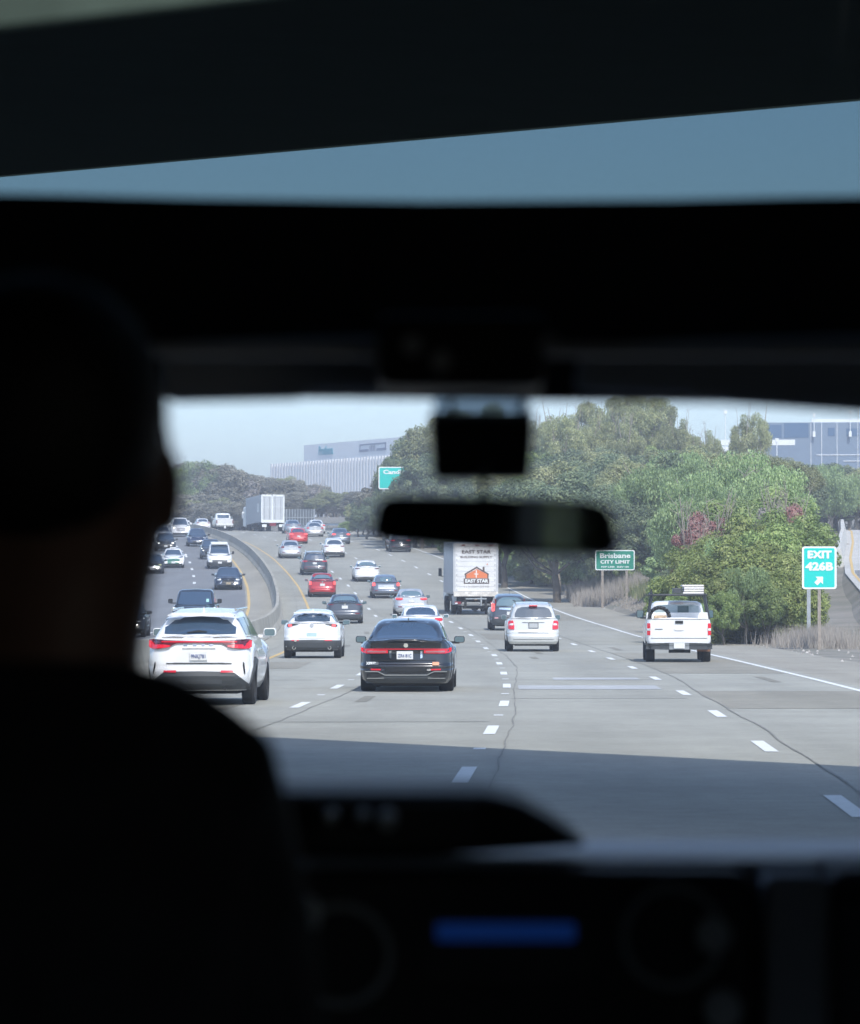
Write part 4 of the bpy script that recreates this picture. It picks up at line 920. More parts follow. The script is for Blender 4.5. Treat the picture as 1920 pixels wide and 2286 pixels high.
face(c, (.74, .92), (.62, .90), CLEARL, (.58, .50, .72), CLAD, .52, .52); c.front('grey_bumper', [(-.93, .30, .56), (0, .30, .50), (.93, .30, .56)], CLAD, off=.035); c.mirrors(3.9, 1.25, .18, .22, BLACKPL, glass=False)
MB().box(-.65, .65, .8, 3.2, 1.86, 2.0).obj('roof_rack', SIGNW, c.root, bevel=.03)
c = sedan(510, 1317.5, 'dark blue saloon with chrome lined grille and bright headlamps coming along the inner lane', mat('paint_blue_black', (.022, .034, .06), .25, metal=.3, coat=.9), W=1.90, H=1.44, L=4.9, flip=True)
face(c, (.66, .79), (.50, .90), HEADL, (.40, .46, .70), BLACKPL, .34, .46, pl=mat('plate_tan', (.40, .33, .22), .5))
c.front('chrome_trim', [(.42, .56, .68), (.50, .44, .54), (.56, .42, .46)], CHROME, off=.04, both=True); c.front('chrome_trim', [(-.36, .38, .41), (.36, .38, .41)], CHROME, off=.04); c.mirrors(3.5, 1.0, .2, .13, BLACK, glass=False)
c = suv(0, 0, 'large black oncoming SUV showing above the roof of the white crossover', BLACK, W=2.03, H=1.93, L=5.3, flip=True, pos=(-10.55, 164, heading(164)), belt=1.27, roof_w=.74)
face(c, (.96, 1.12), (.60, .95), HEADL, (.55, .62, 1.05), CHROME, .42, .6); c.mirrors(3.85, 1.42, .20, .20, BLACKPL, stick=.10, glass=False)
c.strip('windscreen_sticker', [(-.62, 1.36, 1.50), (-.50, 1.36, 1.50)], c.s_glass(True, .03), mat('sticker_green', (.35, .6, .55), .5), sgn=-1)
c = sedan(0, 0, 'dark grey oncoming saloon peeking out beside the driver', mat('paint_charcoal', (.04, .045, .05), .3, metal=.3, coat=.8), W=1.85, H=1.50, L=4.8, flip=True, pos=(-12.95, 155, heading(155))); face(c); c.mirrors(3.4, 1.05, .22, .14, BLACK, glass=False)
c = sedan(0, 0, 'silver oncoming saloon next to the driver face beyond the white SUV', SILVER, W=1.85, H=1.5, L=4.8, flip=True, pos=on_road(355, 1194)+(heading(400),)); face(c); c.mirrors(3.4, 1.0, .2, .14, glass=False)
c = suv(0, 0, 'dark far SUV between the silver saloon and white SUV at the crest', DGREY, W=1.9, H=1.7, flip=True, pos=(-36.0, 440, heading(430))); face(c)
c = suv(0, 0, 'pale far oncoming car above the black car with lit headlamps', SILVER, W=1.85, H=1.6, flip=True, pos=on_road(362, 1211)+(heading(350),)); face(c)

# ------------------------------------------------------------------ signs
GREEN = mat('sign_green', (.015, .24, .16), .5); TEAL = mat('sign_teal', (.0, .56, .48), .45)
D0 = 130; X0 = (1829-960)*D0/F; g0 = ground(X0, D0)
sg = empty('exit_sign', (X0, D0, g0), label='teal EXIT 426B sign with white arrow on a single post', cat='road sign')
def zpix(y, D): return EYE-(y-YH)*D/F
zt, zb = zpix(1220, D0)-g0, zpix(1315, D0)-g0; hw = 38.5*D0/F
MB().prism(rrect(-hw, hw, zb, zt, .09), -.02, .0).obj('sign_border', SIGNW, sg); MB().prism(rrect(-hw+.07, hw-.07, zb+.06, zt-.06, .05), -.024, -.018).obj('sign_panel', TEAL, sg)
H_ = zt-zb
text('EXIT', .36, T((0, -.03, zt-.30)), SIGNW, sg, width=hw*1.4, bold=.018); text('426B', .38, T((0, -.03, zt-.72)), SIGNW, sg, width=hw*1.62, bold=.018)
ar = [(-.05, .0), (.05, 0), (.05, .26), (.16, .26), (0, .44), (-.16, .26), (-.05, .26)]
a_ = R(-45); MBa = MB(); ca, sa = math.cos(a_), math.sin(a_)
ar = [(-.075, 0), (.075, 0), (.075, .17), (.19, .17), (0, .36), (-.19, .17), (-.075, .17)]
MBa.prism([(x*ca-(z-.18)*sa, x*sa+(z-.18)*ca+zb+.31) for x, z in ar], -.032, -.024); MBa.obj('arrow', SIGNW, sg)
MB().box(-.055, .055, .0, .09, -.2, zb+.3).obj('post', WOOD, sg)
mk = empty('marker_post', (X0+.55, 139, ground(X0+.5, 139)), label='short grey marker post right behind the exit sign', cat='post'); MB().box(-.07, .07, -.03, .03, -.2, 2.0).obj('post', STEEL, mk)
D0 = 215; X0 = (1373-960)*D0/F; g0 = ground(X0, D0)
sg = empty('city_limit_sign', (X0, D0, g0), label='green Brisbane city limit sign on two wooden posts before the trees', cat='road sign')
hw = 44*D0/F; zt, zb = zpix(1228, D0)-g0, zpix(1273, D0)-g0; pb = zpix(1346, D0)-g0
MB().prism(rrect(-hw, hw, zb, zt, .1), -.02, .0).obj('sign_border', SIGNW, sg); MB().prism(rrect(-hw+.06, hw-.06, zb+.06, zt-.06, .06), -.026, -.018).obj('sign_panel', GREEN, sg)
text('Brisbane', .40, T((0, -.03, zt-.34)), SIGNW, sg, width=hw*1.55, bold=.010); text('CITY LIMIT', .27, T((0, -.03, zt-.70)), SIGNW, sg, width=hw*1.5, bold=.010)
text('POP 2,950   ELEV 100', .12, T((0, -.03, zt-.99)), SIGNW, sg, width=hw*1.4, bold=.004)
for x in (-28, 26): MB().box(x*D0/F-.07, x*D0/F+.07, .0, .1, min(pb, -.2), zt-.1).obj('post', WOOD, sg)
D0 = 340; X0 = (900-960)*D0/F; g0 = ground(X0, D0)
sg = empty('green_guide_sign', (X0, D0, g0), label='big green guide sign with letters Can showing, mostly hidden by trees', cat='road sign')
zt, zb = zpix(1042, D0)-g0, zpix(1092, D0)-g0; hw = 55*D0/F
MB().prism(rrect(-hw, hw, zb, zt, .15), -.05, .0).obj('sign_border', SIGNW, sg); MB().prism(rrect(-hw+.1, hw-.1, zb+.1, zt-.1, .1), -.06, -.04).obj('sign_panel', TEAL, sg)
text('Candlestick', .52, T((-hw+.42, -.07, zt-.50)), SIGNW, sg, width=hw*1.5, bold=.02, align='LEFT')
for x in (-1.8, 1.8): MB().box(x-.12, x+.12, 0, .2, -.3, zt-.2).obj('post', STEEL, sg)
D0 = 452; sg = empty('sign_back_panel', ((668-960)*D0/F, D0, rz(D0)), label='grey ribbed back of a large overhead sign right of the semi trailer', cat='road sign')
zt, zb = zpix(1137, D0)-rz(D0), zpix(1172, D0)-rz(D0); hw = 34*D0/F
DKM = mat('sign_back_grey', (.07, .085, .10), .6); MB().box(-hw, hw, .05, .10, zb, zt).obj('sheet', DKM, sg)
for k in range(12):
    x = -hw+2*hw*k/11; MB().box(x-.05, x+.05, -.12, .05, zb, zt+.05).obj('rib', STEEL, sg)
MB().box(-hw, hw, -.14, -.10, zb+(zt-zb)*.45, zb+(zt-zb)*.5).obj('crossbar', STEEL, sg)
for x in (-hw+.3, hw-.05): MB().box(x-.1, x+.1, .0, .2, -1.5, zt).obj('post', STEEL, sg)

# ------------------------------------------------------------------ buildings
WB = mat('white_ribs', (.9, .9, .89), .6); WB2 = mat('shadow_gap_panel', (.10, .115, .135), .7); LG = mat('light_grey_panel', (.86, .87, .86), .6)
bd = empty('ribbed_building', (-34, 781, 12), label='long white office block with vertical ribbed facade behind the trees', cat='building')
dv = Vector((32.0, -58)); Ld = dv.length+18; ang = math.atan2(dv.y, dv.x)
bd.rotation_euler = (0, 0, ang)
zt = 1.75+315*781/F-12
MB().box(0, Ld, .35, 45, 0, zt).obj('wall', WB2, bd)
nr = 66
rb = MB().box(0, .72, 0, .37, 0, zt+.02); ro_ = rb.obj('rib', WB, bd)
for k in range(1, nr):
    x = Ld*k/nr; o = link(bpy.data.objects.new('rib', ro_.data), bd); o.location = (x, 0, 0)
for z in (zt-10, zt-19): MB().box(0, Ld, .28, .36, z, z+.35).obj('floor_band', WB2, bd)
u0 = 4.0; MB().box(u0, Ld, 6, 40, zt, zt+4.0).obj('upper_storey', LG, bd)
text('Prothena', 2.6, T((u0+10.3, 5.9, zt+2.45)), mat('logo_teal', (.03, .32, .42), .6), bd, width=6.5, bold=.05, ext=.05)
lg = mat('logo_dark', (.16, .19, .28), .6)
for a, b, z0, z1 in ((29.5, 33.5, 1.6, 2.1), (37.0, 41.0, 1.6, 2.1), (29.5, 41, 2.9, 3.2), (29.5, 29.8, 1.6, 3.2), (40.7, 41, 1.6, 3.2)):
    MB().box(a, b, 5.88, 6, zt+z0, zt+z1).obj('sign_letter', lg, bd)
for k in range(4): MB().box(34+k*.7, 34.3+k*.7, 5.88, 6, zt+1.6, zt+2.7).obj('sign_letter', lg, bd)
b2 = empty('blue_grey_building', (46, 480, 12), label='blue grey glass office building above the trees at the right edge', cat='building')
b2.rotation_euler = (0, 0, R(-4)); BG = mat('blue_grey_facade', (.17, .225, .30), .35, spec=.7); BGD = mat('blue_window_glass', (.045, .11, .22), .15, spec=.8)
z2 = zpix(943, 480)-12
MB().box(-2, 40, 0, 30, 0, z2).obj('wall', BG, b2)
for a, b, z0, z1 in ((-1.8, .0, -2.0, -.3), (.3, 3.5, -2.0, -.1), (6.0, 6.9, -1.8, -.7), (8.4, 10, -1.8, -.8), (10.3, 11.8, -1.8, -.8), (12.2, 14, -1.8, -.8)):
    MB().box(a, b, -.05, .02, z2+z0, z2+z1).obj('window', BGD, b2)
for x in (3.8, 5.2, 7.2, 9.9, 11.9, 13.6): MB().box(x-.03, x+.03, -.08, .0, 0, z2).obj('mullion', LG, b2)
MB().box(4.5, 40, -.1, 0, z2-4.3, z2-4.22).obj('ledge', LG, b2); MB().box(8, 40, -.1, 0, z2-5.1, z2-5.02).obj('ledge', LG, b2); MB().box(11.0, 20, -.6, 0, z2-5.2, z2-4.3).obj('white_canopy', SIGNW, b2)
MB().box(-8, 1.5, -8, -7, z2-3.3, z2-2.6).obj('lower_wing', SIGNW, b2)
MB().box(-30, -2, 4, 24, 0, z2-3.0).obj('wall', LG, b2)
for x, zt_, h_ in ((4.2, 1.2, .5), (8.9, 1.6, 3.5), (11.9, 1.0, 1.5), (13.3, -.8, .7)):
    mb = MB(); mb.tube((x, -.6, z2-1.9), (x, -.6, z2+zt_), .05, n=6); mb.box(x-.18, x+.18, -.7, -.5, z2-1.9, z2-1.2); mb.box(x-.16, x+.16, -.7, -.5, z2+zt_-.5, z2+zt_); mb.obj('antenna', SIGNW, b2)
MB().box(3.9, 13, 1, 3, z2, z2+.5).obj('roof_plant', SIGNW, b2)
gb = empty('pale_building', (12, 520, 12), label='pale building just glimpsed through the tall trees on the hill', cat='building')
MB().box(0, 16, 0, 14, 0, zpix(985, 520)-12).obj('wall', LG, gb)
for k in range(6): MB().box(1+k*2.4, 2.6+k*2.4, -.05, .02, zpix(1010, 520)-12, zpix(997, 520)-12).obj('window', BGD, gb)

# ------------------------------------------------------------------ vegetation
LM = dict(
 olive=leafmat('leaves_olive', (0.106, 0.125, 0.058), (0.237, 0.256, 0.121), (0.400, 0.394, 0.221), 1.2),
 dark=leafmat('leaves_dark', (0.056, 0.081, 0.047), (0.125, 0.163, 0.089), (0.237, 0.263, 0.137)),
 green=leafmat('leaves_green', (0.075, 0.112, 0.037), (0.175, 0.237, 0.079), (0.325, 0.375, 0.147)),
 bright=leafmat('leaves_bright', (.085, .115, .03), (.19, .23, .07), (.34, .36, .15), 2.2),
 willow=leafmat('leaves_willow', (0.106, 0.150, 0.068), (0.213, 0.294, 0.126), (0.362, 0.438, 0.210), 1.4),
 red=leafmat('leaves_red', (.16, .075, .07), (.29, .14, .125), (.36, .28, .23), 2.5),
 brown=leafmat('leaves_brown', (.12, .115, .085), (.215, .205, .155), (.31, .295, .235), .6),
 grey=leafmat('twigs_grey', (.15, .135, .125), (.26, .24, .22), (.38, .35, .32), .6))
BARK = mat('pale_bark', (.30, .26, .22), .9, noise=.25, nscale=3); BARKD = mat('dark_bark', (.10, .085, .07), .9, noise=.3, nscale=3)
def crown_mesh(name, seed, n, leaf, rx, rz_, nclump, m, droop=0, cz=None, gap=.85, aspect=1.6):
    rg = np.random.default_rng(seed); cz = rz_ if cz is None else cz
    d = rg.normal(size=(nclump, 3)); d /= np.linalg.norm(d, axis=1)[:, None]; rad = rg.uniform(.25, 1.0, nclump)**.5
    C = d*rad[:, None]*np.array([rx, rx, rz_])*gap; cr = rg.uniform(.10, .34, nclump)*min(rx, rz_)
    C[:, 2] = np.where(C[:, 2] < -.6*rz_, C[:, 2]*.8, C[:, 2])
    pr_ = cr**2; pr_ /= pr_.sum(); idx = rg.choice(nclump, n, p=pr_)
    q = rg.normal(size=(n, 3)); q /= np.linalg.norm(q, axis=1)[:, None]; rr = rg.uniform(.55, 1.08, n)
    P = C[idx]+q*(cr[idx]*rr)[:, None]*np.array([1.15, 1.15, .85])
    if droop: P[:, 2] -= droop*rg.uniform(0, 1, n)**2
    P[:, 2] += cz
    nrm = q+rg.normal(size=(n, 3))*.6; nrm[:, 2] += .75; nrm /= np.linalg.norm(nrm, axis=1)[:, None]
    a = np.cross(nrm, rg.normal(size=(n, 3))); a /= np.linalg.norm(a, axis=1)[:, None]; b = np.cross(nrm, a)
    if droop: a = a*.4; a[:, 2] -= .9
    s = leaf*rg.uniform(.6, 1.4, n)[:, None]
    V = np.stack([P-a*s*aspect*.5, P+b*s*.45, P+a*s*aspect*.5, P-b*s*.45], 1).reshape(-1, 3)
    me = bpy.data.meshes.new(name); me.vertices.add(4*n); me.vertices.foreach_set('co', V.ravel().astype(np.float32))
    me.loops.add(4*n); me.loops.foreach_set('vertex_index', np.arange(4*n, dtype=np.int32))
    me.polygons.add(n); me.polygons.foreach_set('loop_start', np.arange(0, 4*n, 4, dtype=np.int32)); me.polygons.foreach_set('loop_total', np.full(n, 4, np.int32))
    me.materials.append(m); me.update(calc_edges=True); return me
def trunk_mesh(seed, h, r, nl, spread, m, twig=2, lean=.1):
    rr = random.Random(seed); mb = MB(); p = Vector((0, 0, -.6)); k = 5; pts = [p]
    for i in range(1, k+1): pts.append(Vector((rr.uniform(-lean, lean)*i, rr.uniform(-lean, lean)*i, h*.55*i/k)))
    for i in range(k): mb.tube(pts[i], pts[i+1], r*(1-i*.12), r*(1-(i+1)*.12), 7)
    for j in range(nl):
        a = rr.uniform(0, 6.28); s0 = pts[rr.randint(2, k)]; e = s0+Vector((math.cos(a)*spread*rr.uniform(.5, 1), math.sin(a)*spread*rr.uniform(.5, 1), h*rr.uniform(.15, .5)))
        m1 = (s0+e)/2+Vector((0, 0, -.1*h*rr.random())); mb.tube(s0, m1, r*.42, r*.3, 5); mb.tube(m1, e, r*.3, r*.1, 5)
        for _ in range(twig):
            f = m1.lerp(e, rr.random()); mb.tube(f, f+Vector((rr.uniform(-1, 1), rr.uniform(-1, 1), rr.uniform(.1, 1)))*spread*.4, r*.12, r*.04, 4)
    me = bpy.data.meshes.new('trunk'); me.from_pydata([tuple(v) for v in mb.v], [], mb.f); me.materials.append(m); return me
KIND = {}
def kind(key, n_var, fn): KIND[key] = [fn(i) for i in range(n_var)]
# each: (crown mesh, trunk mesh) at unit design size
kind('olive', 4, lambda i: (crown_mesh('crown', 10+i, 32000, .12, 3.0, 2.9, 60, LM['olive'], cz=5.6), trunk_mesh(10+i, 8, .22, 9, 2.8, BARK)))
kind('dark', 3, lambda i: (crown_mesh('crown', 20+i, 32000, .12, 3.1, 2.8, 56, LM['dark'], cz=4.6), trunk_mesh(20+i, 7, .25, 7, 2.6, BARKD)))
kind('green', 3, lambda i: (crown_mesh('crown', 30+i, 32000, .11, 3.0, 2.5, 60, LM['green'], cz=3.6), trunk_mesh(30+i, 5, .2, 7, 2.4, BARKD)))
kind('willow', 3, lambda i: (crown_mesh('crown', 40+i, 32000, .10, 3.2, 2.6, 60, LM['willow'], droop=.7, cz=4.2), trunk_mesh(40+i, 6, .2, 8, 2.6, BARK)))
kind('tall', 4, lambda i: (crown_mesh('crown', 50+i, 12500, .11, 2.2, 2.6, 34, LM['olive'], droop=1.0, cz=9.0, gap=.95), trunk_mesh(50+i, 13, .2, 8, 1.7, BARK, lean=.16)))
kind('bright', 2, lambda i: (crown_mesh('crown', 60+i, 56000, .075, 2.4, 2.0, 70, LM['bright'], cz=1.7), trunk_mesh(60+i, 3, .14, 6, 1.7, BARKD)))
kind('red', 2, lambda i: (crown_mesh('crown', 70+i, 11000, .075, 1.4, 1.5, 22, LM['red'], cz=2.4), trunk_mesh(70+i, 4.6, .1, 16, 1.2, BARK, 3)))
kind('brown', 4, lambda i: (crown_mesh('crown', 80+i, 24000, .17, 3.6, 3.0, 56, LM['brown'], cz=4.4), trunk_mesh(80+i, 6.6, .20, 12, 2.3, BARK, 2)))
kind('bare', 2, lambda i: (crown_mesh('crown', 90+i, 2600, .2, 2.2, 2.2, 20, LM['grey'], cz=4.2), trunk_mesh(90+i, 7.5, .2, 20, 2.6, BARK, 5)))
kind('scrub', 4, lambda i: (crown_mesh('crown', 100+i, 20000, .12, 2.3, 1.6, 44, LM[('olive', 'dark', 'willow', 'olive')[i]], cz=1.35), trunk_mesh(100+i, 2.6, .1, 8, 1.6, BARKD)))
ksz = dict(scrub=3.0, olive=8.5, dark=7.4, green=6.1, willow=6.8, tall=11.6, bright=3.7, red=3.9, brown=7.4, bare=7.5)
kdesc = dict(scrub=('dull green scrub', 'bush'), olive=('olive green tree', 'tree'), dark=('dark green tree', 'tree'), green=('mid green leafy tree', 'tree'), willow=('pale green drooping tree', 'tree'), tall=('tall thin eucalyptus', 'tree'), bright=('bright green bush', 'bush'), red=('red leaved bush', 'bush'), brown=('grey brown tree', 'tree'), bare=('bare branched tree', 'tree'))
kname = dict(scrub='scrub_bush', olive='olive_tree', dark='dark_tree', green='leafy_tree', willow='willow_tree', tall='eucalyptus_tree', bright='green_bush', red='red_bush', brown='brown_tree', bare='bare_tree')
tr_r = random.Random(42)
SKX = [340, 380, 440, 500, 560, 600, 640, 700, 760, 800, 850, 880, 900, 960, 1000, 1100, 1200, 1500, 1600, 1700, 1780, 1850, 1960]
SKY = [1072, 1040, 1028, 1035, 1052, 1062, 1062, 1082, 1098, 1100, 1050, 1010, 990, 955, 935, 940, 985, 995, 990, 1005, 1022, 1035, 1045]
TREES = []
def tree(k, X, D, h, where=None, wide=1.0, group=None, label=None, zoff=0, base=None, free=False):
    v = tr_r.randrange(len(KIND[k])); cm, tm = KIND[k][v]; s = h/ksz[k]
    z = (gfn(X, D) if base is None else base)+zoff
    if 95 < D < 345 and abs(X-ramp(D)[0]) < 5.5: return None
    if D < 330 and XC+X*F/D > 1868: return None
    if 190 < D < 214 and abs(XC+X*F/D-1373) < 52+h*.5*wide*F/D: return None
    if not free:
        mx = zpix(float(np.interp(XC+X*F/D, SKX, SKY))+tr_r.uniform(0, 25), D)-z
        if mx < 2: return None
        h = min(h, mx); s = h/ksz[k]
    o = empty(kname[k], (X, D, z), tr_r.uniform(0, 6.28)); o.scale = (s*wide, s*wide, s)
    link(bpy.data.objects.new('crown', cm), o); link(bpy.data.objects.new('trunk', tm), o)
    xp = XC+X*F/D; yt = YH-(z+h-EYE)*F/D
    if D < 0: spot = 'beside the road behind the van'
    elif D > 470: spot = 'above the far oncoming cars' if xp < 430 else 'over the far white pickup' if xp < 520 else 'behind the semi trailer' if xp < 620 else 'below the ribbed building corner' if xp < 700 else 'below the ribbed building' if xp < 780 else 'right of the ribbed building'
    else: spot = 'right of the semi trailer' if xp < 840 else 'around the green guide sign' if xp < 960 else 'behind the windscreen camera' if xp < 1190 else 'right of the windscreen camera' if xp < 1310 else 'above the city limit sign' if xp < 1440 else 'behind the white work pickup' if xp < 1600 else 'left of the exit sign' if xp < 1780 else 'behind the exit sign' if xp < 1875 else 'beyond the exit ramp'
    if D < 335 and yt > 1220 and D > 195: spot += ' low'
    spot += ' at skyline' if (yt < 1000 and D < 470) or (yt < 1062 and D > 470) else ' in front' if 0 < D < 200 or (470 < D < 513) else ''
    TREES.append((o, f'{kdesc[k][0]} {spot}', xp)); tag(o, None, kdesc[k][1], (kdesc[k][0]+('es' if k in ('bright', 'red') else '' if k == 'scrub' else 's')+' '+spot).replace('eucalyptuss', 'eucalyptus trees')); return o
def P(x, D): return (x-XC)*D/F
# near right: bright bushes behind the exit sign
W1 = 'in the hedge right behind the white pickup and exit sign'
for i, (x, D, h, wd) in enumerate(((1545, 144, 3.0, 1.0), (1590, 142, 3.3, .9), (1640, 144, 4.1, .95), (1690, 146, 3.9, 1.1), (1740, 143, 3.4, .9), (1785, 148, 4.5, 1.0), (1812, 153, 4.8, .95), (1630, 152, 4.3, 1.1), (1852, 150, 4.4, .8))): tree('bright', P(x, D), D, h, W1, wide=wd)
for x, D, h, k in ((1525, 141, 2.3, 'green'), (1568, 139, 1.7, 'willow'), (1615, 139, 2.2, 'green'), (1665, 141, 3.2, 'willow'), (1715, 140, 2.6, 'green'), (1765, 141, 3.0, 'bright'), (1610, 148, 4.1, 'willow'), (1700, 150, 4.8, 'green'), (1660, 155, 5.0, 'bright'), (1560, 150, 3.5, 'green'), (1770, 156, 5.2, 'green'), (1875, 158, 4.2, 'green'), (1540, 152, 3.6, 'red')): tree(k, P(x, D), D, h, '', wide=.8)
for i in range(56):
    D = 238+i*2.2; X = rc(D)+OFF['E']+tr_r.uniform(2.3, 5.5)+max(0, 256-D)*.14; tree('scrub', X, D, tr_r.uniform(2.0, 4.4), '', wide=.95)
for x, D, h in ((1500, 165, 2.6), (1490, 175, 2.2), (1470, 200, 2.2), (1400, 224, 2.3), (1800, 168, 5.4), (1815, 172, 5.6)): tree('green', P(x, D), D, h, 'low on the bank beside the road signs')
for x, D, h in ((1552, 172, 5.7), (1600, 178, 5.7), (1575, 165, 4.6)): tree('red', P(x, D), D, h, 'with bare twigs above the middle of the bright hedge', wide=.62)
for x, D, h in ((1735, 180, 5.9), (1822, 182, 5.8)): tree('red', P(x, D), D, h, 'with pale twigs left of the exit sign top', wide=.55)
for x, D, h in ((1700, 178, 5.9), (1770, 184, 6.2)): tree('bare', P(x, D), D, h, 'standing dry among the red bushes', wide=.5)
for x, D, h in ((1655, 180, 5.6), (1700, 186, 5.6), (1740, 190, 6.0), (1790, 190, 6.3), (1830, 190, 5.6)): tree('green', P(x, D), D, h, 'just above the bright hedge', wide=1.0)
for x, D, h, k in ((1455, 228, 7.0, 'willow'), (1490, 226, 7.6, 'willow'), (1545, 206, 8.2, 'willow'), (1600, 210, 8.6, 'willow'), (1660, 214, 8.8, 'willow'), (1710, 216, 8.2, 'willow'), (1570, 196, 6.6, 'willow'), (1640, 195, 6.2, 'willow'), (1535, 192, 5.2, 'willow')): tree(k, P(x, D), D, h, 'in the pale clump above the red bushes', wide=1.0)
for x, D, h in ((1410, 226, 6.0), (1440, 224, 5.2), (1370, 229, 5.4), (1340, 236, 6.4), (1310, 243, 6.2), (1275, 252, 6.2), (1240, 262, 6.4), (1205, 272, 6.4), (1170, 283, 6.6), (1135, 295, 6.6), (1100, 305, 6.8), (1060, 315, 7.0)): tree('dark', P(x, D), D, h, 'at the front of the wood along the right roadside')
for i in range(40):
    D = 225+i*3.2+tr_r.uniform(-2, 2); x = tr_r.uniform(1120, 1960)
    h = tr_r.uniform(6.5, 9); tree('olive' if tr_r.random() < .6 else 'dark', P(x, D), D, h, 'within the wooded hillside on the right')
for x in range(1130, 1960, 55):
    for D in (262, 300, 345):
        tree(tr_r.choice(['olive', 'olive', 'green', 'dark', 'willow']), P(x+tr_r.uniform(-20, 20), D), D+tr_r.uniform(-8, 8), tr_r.uniform(6.5, 8.5), 'within the wooded hillside on the right')
# skyline trees: place by wanted top row
def top(k, x, ytop, D, where, wide=1.0):
    X = P(x, D); g = gfn(X, D); hh = zpix(ytop, D)-g
    if hh > 1.5: tree(k, X, D, hh, where, wide=wide, free=True)
for x, yt, w_ in ((1270, 925, .8), (1315, 890, .9), (1345, 905, .9), (1390, 872, 1.0), (1440, 868, 1.1), (1475, 890, .9), (1290, 960, 1.0), (1230, 955, 1.0), (1190, 950, .9), (1520, 935, .8), (1560, 975, .9), (1590, 960, .8)): top('tall', x, yt, tr_r.uniform(325, 355), 'on the skyline right of the windscreen camera', wide=w_)
for x, yt in ((1655, 925), (1690, 915)): top('tall', x, yt, 330, 'standing alone against the sky left of the glass building', wide=.75)
for x, yt in ((1000, 905), (1090, 895), (1125, 930), (1040, 915), (960, 925), (925, 960), (900, 985), (880, 1010)): top('dark' if x < 960 else 'olive', x, yt, tr_r.uniform(340, 365), 'on the skyline around the windscreen camera', wide=.72)
for x, yt in ((870, 1060), (905, 1050), (940, 1040), (850, 1100), (985, 1040), (1030, 1060), (1085, 1040), (890, 1105), (930, 1100), (820, 1125), (845, 1135), (800, 1145), (975, 1100), (1010, 1110), (1060, 1100), (1110, 1080)): top('dark' if (x//5) % 3 else 'brown', x, yt, tr_r.uniform(345, 362) if x > 940 else tr_r.uniform(362, 392), 'in the dense clump left of the interior mirror', wide=1.25)
for x, yt, d in ((943, 1008, 334), (864, 1086, 333), (908, 1066, 335), (926, 1034, 336), (965, 1050, 336)): top('dark', x, yt, d, 'covering the right part of the green guide sign', wide=.8)
for x, yt in ((810, 1152), (835, 1146), (780, 1162)): top('green', x, yt, 388, 'low beside the far guardrail', wide=1.6)
for x in range(1130, 1900, 38): top(tr_r.choice(['olive', 'olive', 'green', 'willow']), x, 1003+12*math.sin(x*.05)+(28 if x > 1700 else 0)+tr_r.uniform(-12, 12), tr_r.uniform(310, 350), 'along the crest of the right hand hill', wide=1.0)
for i in range(26):
    x = 1700+i*11; top(tr_r.choice(['dark', 'olive', 'dark']), x, 1045+(i*7 % 5)*22+tr_r.uniform(-8, 14), tr_r.uniform(340, 395), 'behind the exit ramp at the right edge', wide=1.3)
# far left wood beyond the crest
LT = 'in the far wood behind the bend'
for i in range(70):
    x = 350+i*7.3+tr_r.uniform(-6, 6); D = tr_r.uniform(515, 600)
    prof_y = np.interp(x, [340, 380, 440, 500, 560, 600, 640, 700, 760, 800, 860], [1072, 1040, 1028, 1035, 1052, 1062, 1062, 1082, 1098, 1105, 1110])
    top(tr_r.choice(['brown', 'brown', 'brown', 'olive']), x, prof_y+tr_r.uniform(-4, 26)+(D-515)*.0, D, LT, wide=1.15)
for i in range(44):
    x = 345+i*11.5+tr_r.uniform(-6, 6); top(tr_r.choice(['brown', 'brown', 'brown', 'olive']), x, 1105+tr_r.uniform(-12, 22), tr_r.uniform(490, 512), 'at the foot of the far wood behind the bend', wide=1.5)
for x, yt, k in ((380, 1042, 'dark'), (405, 1034, 'green'), (440, 1018, 'willow'), (465, 1026, 'dark'), (480, 1032, 'brown'), (500, 1034, 'brown'), (555, 1050, 'bare'), (700, 1070, 'bare')): top(k, x, yt, 506, 'standing out along the top of the far left wood')
for i in range(34):
    D = 198+i*4.2; X = rc(D)+OFF['E']+tr_r.uniform(5.0, 7.5)
    if abs(X-P(1373, D)) > 3 or D > 225: tree('scrub', X, D, tr_r.uniform(1.4, 3.0), '', free=True, wide=.95)
for i in range(16): top('tall', 1185+i*24+tr_r.uniform(-8, 8), 925+22*math.sin(i*1.7)+tr_r.uniform(0, 25)+(30 if i > 13 else 0), tr_r.uniform(318, 350), '', wide=1.1)
for i in range(20): top('brown', 352+i*23+tr_r.uniform(-6, 6), float(np.interp(352+i*23, SKX, SKY))+4+tr_r.uniform(0, 10), tr_r.uniform(513, 530), '', wide=1.5)
for i in range(12): top(tr_r.choice(['olive', 'dark', 'green']), 1735+i*18, 1028+tr_r.uniform(0, 18), tr_r.uniform(350, 380), '', wide=1.2)
